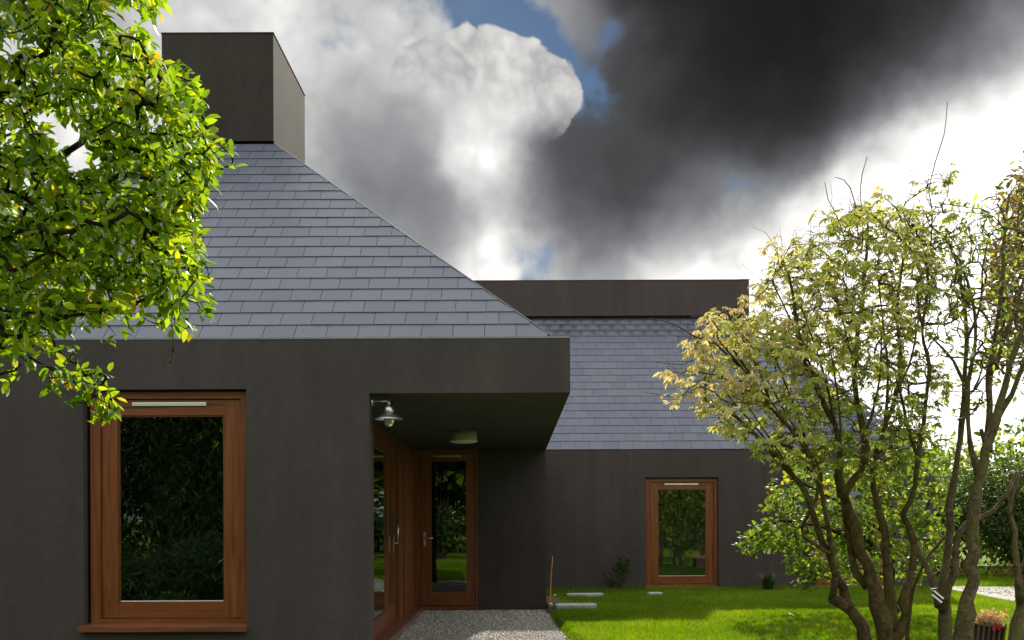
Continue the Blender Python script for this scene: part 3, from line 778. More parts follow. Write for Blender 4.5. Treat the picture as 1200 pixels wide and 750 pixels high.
def build_tree(name, loc, label, cat, stems, att, bark, twigbark, leaves, group=None, r_tip=.003, step=.07, wig=.10, updrag=.35, power=.45, seed=1, sides=10, tsides=4):
    """leaves(att, tips) -> list of (part name, material, arrays) built as one foliage mesh"""
    t = empty(name, loc, label, cat, group)
    so, to, tips = grow(stems, att, r_tip, step, wig, updrag, power, seed)
    random.seed(seed)
    b = MB()
    for pts, rad in so: b.tube(pts, rad, sides, 0, True, .10)
    keep(b.build('trunk', bark), t)
    b = MB()
    for pts, rad in to: b.tube(pts, rad, tsides, 0, False)
    tag(keep(b.build('branches', twigbark), t), kind='stuff')
    return t, tips

def sample_region(poly, n, d0, d1, r, jit=None):
    xs = [p[0] for p in poly]; ys = [p[1] for p in poly]; out = []
    while len(out) < n:
        x = r.uniform(min(xs), max(xs), n); y = r.uniform(min(ys), max(ys), n)
        m = in_poly(x, y, poly)
        for a, c in zip(x[m], y[m]): out.append((a, c))
    out = out[:n]; d = r.uniform(d0, d1, n)
    return np.array([P(a, c, dd) for (a, c), dd in zip(out, d)])
def thin(pts, dmin):
    keepi = []
    for i, p in enumerate(pts):
        if not keepi or np.min(np.linalg.norm(pts[keepi] - p, axis=1)) > dmin: keepi.append(i)
    return pts[keepi]
def px_of(p): return VX + p[:, 0] * F / p[:, 1], VY - (p[:, 2] - EYE) * F / p[:, 1]
def leaf_parts(tree, kind, material, pos, D, U, size, tone, n, r, name='leaf'):
    """the n leaves that show largest become parts that share mesh data, the rest one foliage part"""
    px, py = px_of(pos); vis = (px > -5) & (px < 1205) & (py > -5) & (py < 755) & (pos[:, 1] > .5)
    look = nrm(pos - np.array([0, 0, EYE])); nz = frames(D, U)[:, :, 2]
    score = size * np.abs((look * nz).sum(1)) / pos[:, 1] * vis * r.uniform(.7, 1, len(pos))
    idx = np.argsort(-score); part = idx[:n]; rest = idx[n:]
    V, T = leaf_template(kind); mes = []
    for k in range(8):
        me = bpy.data.meshes.new(name); me.from_pydata([tuple(v) for v in V], [], [tuple(map(int, t)) for t in T]); me.materials.append(material)
        at = me.attributes.new('tone', 'FLOAT', 'POINT'); at.data.foreach_set('value', [float(np.quantile(tone, (k + .5) / 8))] * len(V)); mes.append(me)
    R = frames(D, U); lo = np.array(tree.location); order = np.argsort(tone[part])
    for rank, j in enumerate(order):
        i = part[j]; o = bpy.data.objects.new(name, mes[min(7, rank * 8 // max(1, len(part)))]); col.objects.link(o)
        Mx = Matrix(((*R[i][0] * size[i], pos[i][0] - lo[0]), (*R[i][1] * size[i], pos[i][1] - lo[1]), (*R[i][2] * size[i], pos[i][2] - lo[2]), (0, 0, 0, 1)))
        o.parent = tree; o.matrix_local = Mx
    W, TT, tn = leaf_arrays(kind, pos[rest], D[rest], U[rest], size[rest], tone[rest])
    tag(np_mesh('foliage', W, TT, material, tree, tn), kind='stuff')

# ------------------------------------------------------------------ tree at the left, above the window
def left_tree():
    r = np.random.default_rng(21)
    d = 4.1
    base = Vector((-3.35, 3.9, 0)); t0 = Vector((-3.25, 3.9, 1.4)); t1 = Vector((-3.05, 4.0, 2.4)); t2 = Vector((-2.9, 4.1, 3.4))
    stems = [
        ([base, t0, t1, t2, Vector((-2.75, 4.2, 4.6)), Vector((-2.7, 4.2, 5.4))], [.15, .12, .105, .08, .05, .02]),
        ([t1, P(-80, 215, 4.1), P(0, 182, 4.1), P(50, 192, 4.15), P(100, 163, 4.2), P(150, 120, 4.2), P(200, 95, 4.25)], [.06, .034, .026, .020, .015, .009, .005]),
        ([t2, P(-60, 130, 4.0), P(0, 112, 4.0), P(45, 75, 4.0), P(80, 38, 4.0), P(108, 5, 4.0), P(140, -60, 4.0)], [.06, .03, .021, .017, .014, .011, .006]),
        ([t1, P(-120, 270, 4.2), P(0, 232, 4.2), P(60, 229, 4.2), P(112, 226, 4.2), P(140, 212, 4.25), P(165, 198, 4.3), P(190, 178, 4.3), P(220, 160, 4.3)], [.05, .022, .015, .012, .011, .010, .008, .006, .004]),
        ([t1, P(-150, 330, 4.0), P(-40, 300, 4.0), P(30, 290, 4.0), P(90, 300, 4.0), P(150, 318, 4.0), P(200, 340, 4.0)], [.05, .02, .014, .011, .008, .006, .003]),
        ([Vector((-3.2, 3.9, 1.7)), P(-200, 440, 4.3), P(-60, 412, 4.3), P(0, 405, 4.3), P(25, 411, 4.3), P(55, 427, 4.3), P(80, 440, 4.3), P(110, 462, 4.3), P(135, 476, 4.3)], [.04, .02, .011, .009, .007, .006, .005, .004, .002]),
        ([P(-120, 425, 4.3), P(-40, 452, 4.3), P(0, 436, 4.3), P(18, 432, 4.3), P(26, 424, 4.3)], [.012, .009, .007, .006, .003]),
        ([P(58, 62, 4.0), P(78, 80, 3.95), P(105, 94, 3.95), P(130, 98, 3.95)], [.01, .008, .006, .004]),
    ]
    stems = [stems[0]] + [(p_, [q_ * .72 for q_ in r_]) for p_, r_ in stems[1:]]
    crown = [(-30, -40), (200, -40), (185, 10), (165, 30), (182, 60), (210, 75), (222, 88), (232, 110), (238, 150), (262, 170), (258, 192), (236, 235),
             (228, 285), (236, 335), (220, 362), (196, 366), (172, 352), (140, 362), (110, 372), (70, 384), (40, 392), (-30, 400)]
    A = sample_region(crown, 2100, 3.55, 4.65, r)
    low = [P(x, y, 4.3 + r.uniform(-.12, .12)) for x, y in [(12, 425), (20, 440), (5, 445), (40, 418), (62, 405), (70, 432), (82, 452), (66, 450), (92, 425), (100, 440), (104, 462), (88, 468), (118, 452), (122, 470), (132, 458),
            (138, 470), (112, 480), (130, 486), (126, 440), (45, 398), (60, 390), (30, 402), (75, 415), (95, 452), (110, 448), (74, 440), (84, 432), (98, 470), (58, 440), (128, 476), (140, 480), (50, 408), (36, 425), (108, 436), (118, 462), (90, 410), (15, 412)]]
    outx = sample_region([(-330, -420), (180, -420), (200, -40), (-30, -40), (-30, 400), (-330, 420)], 900, 3.0, 5.2, r)
    far_ = np.array([P(x, y, 4.15 + r.uniform(-.2, .2)) for x, y in [(250, 160), (262, 172), (270, 178), (274, 190), (268, 165), (256, 196), (246, 208), (240, 226), (244, 240), (236, 252), (240, 272), (234, 290), (240, 306), (246, 326), (250, 340), (244, 352), (240, 366), (228, 378),
            (218, 384), (206, 380), (190, 378), (170, 372), (152, 384), (136, 390), (238, 118), (246, 130), (230, 96), (218, 82), (228, 106), (190, 4), (186, -8), (182, 18), (172, 34), (160, 26), (244, 150), (232, 215), (226, 236)]])
    A = thin(np.concatenate([A, np.array(low), far_, outx]), .030)
    # gaps where the sky shows through
    px, py = px_of(A); gaps = [(80, 160, 16), (95, 185, 15), (20, 95, 9), (50, 135, 11), (150, 20, 14), (15, 150, 8), (60, 60, 8), (120, 55, 7), (140, 95, 8), (5, 60, 8), (100, 120, 9), (30, 210, 8)]
    ok = np.ones(len(A), bool)
    for gx, gy, gr_ in gaps: ok &= (px - gx) ** 2 + (py - gy) ** 2 > (gr_ * 1.35) ** 2
    A = A[ok]
    t, tips = build_tree('tree', base, 'broadleaf tree with bright yellow-green leaves hanging in front of the slate roof', 'tree', stems, A, M_BARKD, M_BARKD, None, r_tip=.0022, step=.06, wig=.12, seed=3, power=.36)
    # whorls of leaves at the twig ends
    pos, D, U, S, tn = [], [], [], [], []
    tips = nrm(tips)
    for a, td in zip(A, tips):
        n = r.integers(4, 9); ax = td * .5 + np.array([.35, 0, -.25]) + r.normal(0, .3, 3); ax /= np.linalg.norm(ax)
        sh = r.normal(.42, .22)
        for k in range(n):
            dv = r.normal(0, .75, 3) + ax * .9; dv[2] -= .28
            pos.append(a + r.normal(0, .014, 3) - ax * r.uniform(0, .05)); D.append(dv)
            u = np.array([0, 0, 1.]) + r.normal(0, .55, 3); U.append(u)
            S.append(r.uniform(.038, .070)); tn.append(np.clip(sh + r.normal(0, .16) + (.25 if r.uniform() < .03 else 0), 0, 1))
    pos = np.array(pos); px, py = px_of(pos)
    leaf_parts(t, 'oval', M_LEAF, pos, np.array(D), np.array(U), np.array(S), np.array(tn), 300, r)
    # a dead hanging twig with a few seeds
    tw = MB(); pts = [P(197, 358, 4.1), P(203, 380, 4.1), P(204, 402, 4.1), P(201, 425, 4.1)]
    tw.tube(pts, [.003, .002, .002, .001], 5)
    for k in range(10):
        c = Vector(pts[2]).lerp(pts[3], r.uniform(.2, 1)) + Vector(r.normal(0, .006, 3)); tw.tube([c, c + Vector(r.normal(0, .008, 3))], [.003, .001], 4)
    keep(tw.build('hanging_twig', M_TWIG), t)
left_tree()

# ------------------------------------------------------------------ trees on the lawn at the right
def R_(w, d): return w * .5 * d / F      # width in px to a radius
def stem_px(pts, d0, d1, w):
    n = len(pts); out = []; rad = []
    for i, (x, y) in enumerate(pts):
        k = i / (n - 1); dd = d0 + (d1 - d0) * k
        out.append(P(x, y, dd)); ww = w[0] + (w[1] - w[0]) * k ** .55; rad.append(R_(ww * .9, dd))
    return out, rad

def sprays(A, tips, r, nmin, nmax, size, spread, droop, tmean, tsd, prob=None):
    pos, D, U, S, tn = [], [], [], [], []
    tips = nrm(tips)
    for i, (a, td) in enumerate(zip(A, tips)):
        if prob is not None and r.uniform() > prob[i]: continue
        n = r.integers(nmin, nmax + 1); tm = r.normal(tmean[i] if hasattr(tmean, '__len__') else tmean, tsd)
        for k in range(n):
            dv = td * .4 + r.normal(0, spread, 3); dv[2] -= droop
            pos.append(a + r.normal(0, .35 * size[1], 3)); D.append(dv); U.append(np.array([0, 0, 1.]) + r.normal(0, .6, 3))
            S.append(r.uniform(*size)); tn.append(np.clip(tm + r.normal(0, .10), 0, 1))
    return np.array(pos), np.array(D), np.array(U), np.array(S), np.array(tn)

def maple():
    r = np.random.default_rng(5); d = 9.7
    base = P(1030, 764, d); base.z = LAWN_Z
    S = [
        stem_px([(1024, 768), (1016, 750), (996, 714), (974, 701)], d, d - .15, (20, 15)),
        stem_px([(996, 714), (989, 690), (978, 674), (971, 650), (964, 636), (948, 590), (936, 566), (916, 546), (892, 518), (864, 490), (838, 478)], d - .1, d - .5, (15, 4)),
        stem_px([(975, 703), (978, 670), (972, 630), (967, 600), (961, 566), (948, 535), (930, 508), (905, 480), (880, 440), (860, 410)], d - .15, d - .9, (9, 3)),
        stem_px([(961, 566), (955, 540), (935, 528), (915, 522), (900, 524)], d - .4, d - .8, (8, 4)),
        stem_px([(972, 650), (958, 640), (942, 632), (940, 620), (950, 600), (958, 585), (957, 560), (945, 548)], d - .3, d - .1, (6, 4)),
        stem_px([(1040, 768), (1032, 724), (1020, 680), (1006, 635), (996, 606), (989, 582), (1000, 566), (1014, 542), (1014, 510), (1006, 475), (1002, 440), (1004, 400), (1012, 350), (1016, 300), (1018, 262)], d, d + .2, (25, 3)),
        stem_px([(989, 582), (982, 560), (985, 535), (978, 500), (960, 462), (944, 425), (936, 385), (930, 350), (925, 320)], d, d - .7, (14, 3)),
        stem_px([(1044, 765), (1040, 720), (1038, 674), (1037, 630), (1028, 590), (1022, 560), (1030, 525), (1038, 500), (1050, 465), (1056, 420), (1052, 370), (1058, 320), (1064, 270)], d + .05, d + .5, (15, 3)),
        stem_px([(1014, 690), (1003, 675), (997, 650), (994, 620), (988, 580)], d + .1, d + .15, (11, 10)),
        stem_px([(1046, 768), (1048, 735), (1044, 700), (1041, 670), (1034, 640)], d + .1, d + .5, (13, 9)),
        stem_px([(1040, 766), (1056, 742), (1061, 722), (1059, 706), (1070, 668), (1071, 634), (1058, 604), (1066, 588), (1073, 570), (1076, 538), (1081, 508), (1086, 470), (1090, 430), (1082, 390), (1088, 340), (1086, 300)], d, d - .2, (16, 3)),
        stem_px([(1062, 766), (1066, 710), (1073, 682), (1088, 655), (1108, 630), (1120, 612)], d + .3, d + .6, (6, 4)),
        stem_px([(1076, 538), (1066, 510), (1060, 480), (1050, 440)], d - .1, d - .6, (6, 3)),
        *[stem_px([(x0, y0), (x0 * .55 + x1 * .45 + 6, y0 * .55 + y1 * .45 + 5), (x1, y1)], d - .4, d - a_, (5, 1.6)) for x0, y0, x1, y1, a_ in
          [(936, 566, 850, 460, .7), (948, 590, 872, 470, .9), (961, 566, 890, 430, .5), (930, 508, 842, 398, 1.0), (948, 535, 900, 400, .8), (960, 462, 915, 350, .4), (978, 500, 940, 360, .9),
           (985, 535, 968, 380, .3), (1006, 475, 975, 330, .6), (1014, 510, 1035, 380, .1), (1038, 500, 1030, 330, .0), (1050, 465, 1080, 350, .2), (905, 480, 862, 380, 1.1), (944, 425, 905, 330, .6)]],
        # bare leaders reaching above the crown
        stem_px([(1010, 300), (1013, 270), (1010, 235), (1012, 205), (1018, 185)], d, d, (2.2, .8)),
        stem_px([(1008, 290), (1005, 250), (998, 222), (990, 212), (980, 209)], d, d, (2, .8)),
        stem_px([(995, 300), (985, 262), (972, 235), (968, 215)], d, d, (2, .8)),
        stem_px([(868, 430), (840, 405), (815, 395), (790, 380), (762, 374)], d - .8, d - 1.0, (4, 1.2)),
        stem_px([(905, 480), (870, 455), (840, 440), (805, 436)], d - .8, d - 1.0, (4, 1.5)),
        stem_px([(830, 425), (815, 422), (800, 428), (770, 425)], d - .9, d - 1.0, (1.8, .8)),
        stem_px([(1082, 390), (1076, 340), (1090, 300), (1094, 250), (1090, 225), (1098, 190), (1108, 160), (1112, 122)], d, d, (3, .9)),
    ]
    regs = [
        ([(800, 435), (806, 425), (815, 380), (850, 362), (880, 365), (910, 375), (950, 400), (960, 470), (965, 540), (945, 560), (905, 545), (880, 520), (850, 500), (825, 480)], 300, d - 1.3, d + .1),
        ([(880, 380), (890, 330), (925, 290), (965, 265), (1005, 240), (1035, 245), (1060, 240), (1090, 250), (1100, 300), (1095, 360), (1060, 420), (1010, 440), (960, 420), (910, 400)], 800, d - 1.0, d + 1.2),
        ([(940, 430), (1010, 440), (1080, 400), (1110, 440), (1100, 520), (1060, 560), (1010, 560), (960, 540)], 330, d - .8, d + 1.0),
        ([(1060, 220), (1120, 200), (1140, 300), (1120, 420), (1080, 400)], 200, d - .6, d + .9),
    ]
    A = []; pr = []; tm = []
    for k, (pg, n, a, b_) in enumerate(regs):
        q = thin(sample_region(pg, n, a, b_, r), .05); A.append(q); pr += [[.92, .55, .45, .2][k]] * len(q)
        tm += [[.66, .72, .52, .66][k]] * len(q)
    ext = np.array([P(x, y, d - 1.0 + r.uniform(-.1, .1)) for x, y in [(780, 432), (790, 436), (800, 438), (806, 430), (812, 440), (782, 465), (794, 466), (805, 460), (815, 462), (822, 388), (832, 372), (845, 368), (826, 400), (815, 412), (905, 288), (912, 292), (960, 250), (1034, 228), (1040, 236), (975, 258), (868, 352), (862, 360)]])
    A.append(ext); pr += [1.0] * len(ext); tm += [.8] * len(ext)
    A = np.concatenate(A); pr = np.array(pr); tm = np.minimum(np.array(tm), .80)
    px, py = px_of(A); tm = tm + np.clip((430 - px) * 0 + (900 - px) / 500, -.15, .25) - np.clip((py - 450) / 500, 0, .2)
    t, tips = build_tree('maple_tree', base, 'many-stemmed small maple with pale yellow leaves and mossy curved stems on the lawn', 'tree', S, A, M_BARK, M_TWIG, None, r_tip=.0026, step=.10, wig=.10, updrag=.9, seed=8, sides=9)
    pos, D, U, SZ, tn = [], [], [], [], []
    tips = nrm(tips)
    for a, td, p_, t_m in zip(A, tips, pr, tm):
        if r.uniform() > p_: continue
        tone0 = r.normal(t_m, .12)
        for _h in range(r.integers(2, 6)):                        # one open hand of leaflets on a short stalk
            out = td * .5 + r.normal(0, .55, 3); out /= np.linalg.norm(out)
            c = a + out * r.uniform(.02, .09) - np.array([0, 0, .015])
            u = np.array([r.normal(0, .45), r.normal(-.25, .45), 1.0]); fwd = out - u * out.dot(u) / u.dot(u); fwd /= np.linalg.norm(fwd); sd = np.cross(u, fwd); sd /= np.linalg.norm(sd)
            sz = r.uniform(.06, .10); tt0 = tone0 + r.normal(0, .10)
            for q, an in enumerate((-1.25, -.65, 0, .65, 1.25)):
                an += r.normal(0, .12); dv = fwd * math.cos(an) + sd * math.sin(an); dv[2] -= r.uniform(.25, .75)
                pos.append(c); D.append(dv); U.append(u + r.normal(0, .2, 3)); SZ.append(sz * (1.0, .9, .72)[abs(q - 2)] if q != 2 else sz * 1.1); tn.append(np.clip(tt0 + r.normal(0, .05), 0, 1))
    # fine bare twigs between the leaves
    tb = MB()
    for a, td in zip(A, tips):
        for _h in range(2):
            e = td + r.normal(0, .55, 3) + [0, 0, .35]; e = e / np.linalg.norm(e) * r.uniform(.08, .30); a0 = a - td * r.uniform(0, .1); m_ = a0 + e * .5 + r.normal(0, .015, 3)
            tb.tube([a0, m_, a0 + e], [.0026, .002, .0012], 3, cap=False)
    tag(keep(tb.build('twigs', M_TWIG), t), kind='stuff')
    pos, D, U, SZ, tn = map(np.array, (pos, D, U, SZ, tn))
    leaf_parts(t, 'lance', M_MAPLE, pos, D, U, SZ, tn, 300, r)
maple()

def side_tree(name, label, base_px, d, S, regs, seed, material, size, prob, tmean, bark=M_BARK2, ext=None, nleaf=(2, 5)):
    r = np.random.default_rng(seed); base = P(base_px, 764, d); base.z = LAWN_Z
    A = np.concatenate([thin(sample_region(pg, n, a, b_, r), .07) for pg, n, a, b_ in regs])
    t, tips = build_tree(name, base, label, 'tree', S, A, bark, M_TWIG, None, r_tip=.0028, step=.11, wig=.10, updrag=1.0, seed=seed, sides=9)
    pos, D, U, SZ, tn = sprays(A, tips, r, nleaf[0], nleaf[1], size, .6, .35, tmean, .18, np.full(len(A), prob))
    W, TT, tt = leaf_arrays('oval', pos, D, U, SZ, tn)
    tag(np_mesh('foliage', W, TT, material, t, tt), kind='stuff')
    return t
d = 9.9
S = [stem_px([(1103, 712), (1098, 690), (1090, 674), (1082, 660), (1074, 640)], d, d + .3, (13, 6)),
     stem_px([(1108, 770), (1107, 740), (1104, 715), (1104, 695), (1108, 670), (1113, 635), (1114, 595), (1121, 545), (1128, 500), (1130, 450), (1134, 400), (1130, 350), (1122, 310), (1108, 280), (1090, 265)], d, d + .4, (20, 2.5)),
     stem_px([(1103, 712), (1110, 690), (1121, 675), (1120, 650), (1124, 628), (1136, 614), (1150, 609), (1166, 598), (1180, 580), (1192, 555)], d, d - .3, (16, 4)),
     stem_px([(1136, 614), (1142, 590), (1152, 560), (1158, 530), (1150, 505)], d - .1, d - .3, (10, 5)),
     stem_px([(1130, 450), (1118, 425), (1100, 405), (1085, 390)], d + .2, d + .6, (5, 2)),
     stem_px([(1134, 400), (1150, 360), (1152, 320), (1160, 280)], d + .2, d, (4, 2))]
side_tree('tree', 'forked grey-barked tree with a low elbow branch and white tag on its trunk', 1108, d, S,
          [([(1080, 240), (1130, 230), (1180, 250), (1190, 380), (1170, 480), (1120, 500), (1090, 430)], 260, d - .6, d + .8)], 41, M_APPLEL, (.05, .08), .55, .75)
d = 9.4
S = [stem_px([(1132, 775), (1132, 735), (1134, 705), (1138, 680), (1141, 650), (1143, 610), (1148, 570), (1156, 530), (1166, 495), (1178, 455), (1190, 410), (1206, 370), (1222, 320), (1236, 260)], d, d - .3, (27, 5)),
     stem_px([(1156, 530), (1160, 490), (1160, 440), (1168, 390), (1176, 330), (1178, 280), (1184, 230)], d, d + .3, (13, 3)),
     stem_px([(1148, 560), (1140, 530), (1135, 500), (1136, 450), (1144, 400), (1140, 350), (1130, 320)], d, d + .4, (10, 3)),
     stem_px([(1166, 495), (1185, 465), (1200, 430), (1222, 400)], d, d - .2, (12, 4)),
     stem_px([(1160, 440), (1172, 420), (1180, 390), (1196, 350), (1206, 300)], d, d, (9, 3))]
side_tree('tree', 'thick leaning grey trunk rising beside the slatted crate', 1132, d, S,
          [([(1110, 330), (1140, 250), (1180, 200), (1240, 160), (1260, 420), (1180, 450), (1130, 430)], 560, d - .7, d + .8)], 43, M_APPLEL, (.05, .08), .35, .7)
d = 9.6
S = [stem_px([(1196, 705), (1194, 680), (1190, 655), (1188, 625), (1182, 603), (1186, 580), (1196, 555)], d, d + .1, (11, 6)),
     stem_px([(1190, 775), (1193, 735), (1198, 700), (1203, 665), (1210, 610), (1213, 540), (1210, 470), (1216, 400), (1214, 320)], d, d + .2, (26, 4))]
side_tree('tree', 'grey trunk forking low at the far side of the slatted crate', 1190, d, S,
          [([(1180, 230), (1240, 200), (1290, 260), (1290, 480), (1200, 520), (1175, 420)], 300, d - .6, d + .7)], 47, M_APPLEL, (.05, .08), .4, .7)
# taller tree beyond with bronze foliage
d = 12.5
S = [stem_px([(1268, 720), (1262, 600), (1258, 480), (1250, 360), (1246, 250), (1244, 120)], d, d, (34, 8)),
     stem_px([(1258, 470), (1230, 400), (1210, 340), (1196, 280)], d, d - .3, (14, 4))]
side_tree('tree', 'tall tree with bronze brown foliage towering above the grey trunks', 1268, d, S,
          [([(1165, 420), (1158, 330), (1172, 260), (1190, 210), (1210, 180), (1225, 120), (1290, 100), (1340, 250), (1330, 440), (1250, 470)], 1300, d - 1.2, d + 1.2)], 53, M_BROWNL, (.08, .13), .9, .5, M_BARKD, None, (5, 9))

# apple tree close to the far house
def apple():
    r = np.random.default_rng(61); d = 13.2
    base = P(1047, 722, d); base.z = LAWN_Z
    S = [stem_px([(1047, 724), (1045, 690), (1043, 655), (1036, 625), (1030, 590), (1028, 560)], d, d, (13, 6)),
         stem_px([(1043, 660), (1010, 640), (980, 625), (945, 615), (915, 612), (890, 622), (872, 640)], d, d - .6, (7, 2)),
         stem_px([(1036, 625), (1000, 600), (965, 580), (935, 565), (912, 560)], d, d - .4, (6, 2)),
         stem_px([(1043, 655), (1065, 630), (1085, 600), (1095, 570)], d, d + .3, (6, 2))]
    regs = [([(862, 640), (880, 622), (895, 600), (905, 565), (925, 552), (960, 548), (1000, 540), (1050, 530), (1100, 530), (1120, 600), (1110, 660), (1080, 680), (1010, 690), (960, 680), (925, 670), (912, 640), (890, 650)], 700, d - 1.0, d + 1.0),
            ([(858, 640), (890, 615), (905, 625), (885, 650)], 26, d - .7, d - .4), ([(930, 660), (960, 660), (950, 690), (925, 690)], 18, d - .6, d)]
    A = np.concatenate([thin(sample_region(pg, n, a, b_, r), .06) for pg, n, a, b_ in regs])
    t, tips = build_tree('apple_tree', base, 'small apple tree with round green leaves against the far house wall', 'tree', S, A, M_BARKD, M_TWIG, None, r_tip=.0028, step=.09, wig=.12, seed=9)
    pos, D, U, SZ, tn = sprays(A, tips, r, 4, 8, (.065, .10), .75, .15, .5, .22)
    W, TT, tt = leaf_arrays('round', pos, D, U, SZ, tn)
    tag(np_mesh('foliage', W, TT, M_APPLEL, t, tt), kind='stuff')
    for x, y in ((904, 577), (899, 574), (917, 597)):
        c = P(x, y, d - .6); b = MB(); b.lathe([(.001, -.030), (.018, -.031), (.030, -.018), (.035, 0), (.031, .018), (.018, .028), (.006, .024), (.001, .020)], c, 14)
        keep(b.build('apple', M_APPLE), t)
apple()

# hedge shrubs and trees that close the garden on the right
def blob_bush(name, loc, rx, ry, rz, label, cat, n, leaf, kind, material, seed, tmean, trunk_h=.4, group=None, lumps=9, size=(.08, .13)):
    r = np.random.default_rng(seed); loc = Vector(loc)
    t = empty(name, loc, label, cat, group)
    c = np.array([0, 0, trunk_h + rz])
    L = nrm(r.normal(0, 1, (lumps, 3))) * np.array([rx, ry, rz]) * r.uniform(.35, .72, (lumps, 1)) + c
    lr = r.uniform(.38, .62, lumps)
    k = r.integers(0, lumps, n); v = nrm(r.normal(0, 1, (n, 3))) * (r.uniform(.0, 1, (n, 1)) ** .28)
    pos = L[k] + v * np.array([rx, ry, rz]) * lr[k][:, None]
    pos[:, 2] = np.maximum(pos[:, 2], .05)
    D = v * .8 + r.normal(0, .6, (n, 3)); D[:, 2] -= .25; U = v * .6 + np.array([0, 0, 1.]) + r.normal(0, .5, (n, 3))
    tn = np.clip(r.normal(tmean, .2, n) + (r.uniform(0, 1, n) < .05) * .4, 0, 1)
    W, TT, tt = leaf_arrays(kind, pos + np.array(loc), D, U, r.uniform(*size, n), tn)
    tag(np_mesh('crown', W, TT, material, t, tt), kind='stuff')
    b = MB(); random.seed(seed)
    b.tube([(0, 0, -.1), (.03, .02, trunk_h * .6), (0, .05, trunk_h + rz * .8)], [.06 + rx * .05, .05 + rx * .04, .02], 8)
    for q in L: b.tube([(0, .02, trunk_h * .7), tuple(Vector((0, 0, trunk_h)).lerp(Vector(q), .5) + Vector((0, 0, .1))), tuple(q)], [.03 + rx * .02, .03, .01], 6)
    o = b.build('trunk', M_BARKD); o.parent = t
    return t
hedge = [('shrub', (10.6, 21.6), 1.7, 1.2, 1.35, 'dark glossy shrub beyond the gravel drive, opposite the leaning grey trunk', 'oval', M_DARKL, .42, 9000, (.09, .14)),
         ('shrub', (13.0, 21.0), 1.7, 1.2, 1.45, 'dark rounded shrub on the verge beyond the widest part of the gravel drive', 'oval', M_DARKL, .36, 9000, (.09, .14)),
         ('shrub', (8.7, 22.4), 1.3, 1.2, 1.35, 'dark green shrub standing close to the corner of the far house', 'oval', M_DARKL, .5, 7000, (.09, .14)),
         ('shrub', (15.6, 20.4), 1.8, 1.3, 1.4, 'dark spreading shrub at the end of the row beyond the drive', 'oval', M_DARKL, .42, 6000, (.09, .14)),
         ('tree', (9.6, 25.8), 2.1, 1.8, 1.65, 'light green bushy tree behind the shrub at the house corner', 'round', M_APPLEL, .62, 8000, (.12, .19)),
         ('tree', (12.6, 25.5), 2.3, 2.0, 1.75, 'bright green broad tree behind the rounded shrub', 'round', M_APPLEL, .7, 8000, (.12, .19)),
         ('tree', (16.4, 25.0), 2.6, 2.0, 1.8, 'mid green spreading tree behind the end of the shrub row', 'round', M_APPLEL, .5, 7000, (.12, .19)),
         ('tree', (11.0, 34), 4.5, 2.5, 2.0, 'far dull green tree closing the view behind the bushy trees', 'round', M_DARKL, .6, 6000, (.2, .34)),
         ('tree', (19.0, 33), 4.5, 2.5, 2.2, 'far dark tree closing the view behind the spreading tree', 'round', M_DARKL, .5, 6000, (.2, .34))]
for i, (nm, (x, y), rx, ry, rz, lab, kd, mt, tm_, n_, sz_) in enumerate(hedge):
    blob_bush(nm, (x, y, LAWN_Z - .05), rx, ry, rz, lab, nm, n_, None, kd, mt, 171 + i, tm_, .0, None, 13, sz_)
# low reddish ground cover along the foot of the shrubs
rr_ = np.random.default_rng(78); n = 2600; x_ = rr_.uniform(7.8, 16, n); pos_ = np.stack([x_, 20.75 - (x_ - 8) * .12 + rr_.normal(0, .22, n) + (x_ < 9.4) * .9, LAWN_Z + rr_.uniform(.02, .32, n)], 1)
W_, T_, t_ = leaf_arrays('round', pos_, rr_.normal(0, 1, (n, 3)), rr_.normal(0, .5, (n, 3)) + [0, 0, 1], rr_.uniform(.05, .09, n), np.clip(rr_.normal(.5, .3, n), 0, 1))
tag(np_mesh('ground_cover', W_, T_, m_leaf('russet_leaf', [(0, (.03, .05, .012)), (.55, (.06, .08, .02)), (.75, (.16, .05, .04)), (1, (.40, .12, .12))], .4, .05), None, t_), 'low russet ground cover along the foot of the dark shrubs', 'ground cover', kind='stuff')
r = np.random.default_rng(77)
# garden trees behind the viewer, seen in the window glass
tg = 'garden trees mirrored in the windows'
for i, (x, y, rx, rz) in enumerate([(-5.4, -3.2, 1.9, 2.9), (-8.2, -3.4, 2.0, 3.1), (-11, -3.0, 2.0, 2.8), (-6.9, -4.8, 2.0, 3.2)]):  # dark evergreens added out of view so the large window mirrors dark foliage
    blob_bush('added_evergreen', (x, y, -.05), rx, rx * .8, rz, 'dark evergreen tree added to darken the reflection in the large window', 'tree', 12000, None, 'narrow', M_DARKL, 190 + i, .0, .0, 'dark evergreens added to darken the large window reflection', 16, (.14, .22))
for i, (x, y) in enumerate([(-5.0, -.6), (-7.0, -.4), (-9, -.8), (-4.4, 1.0), (-6.2, 1.1)]):  # unseen low shrubs added to hide the bright lawn in that reflection
    blob_bush('shrub', (x, y, -.05), 1.3, .8, .55, 'low evergreen shrub added to darken the reflection in the large window', 'shrub', 3000, None, 'narrow', M_DARKL, 195 + i, .0, .0, 'low evergreens added to darken the large window reflection', 9, (.12, .2))
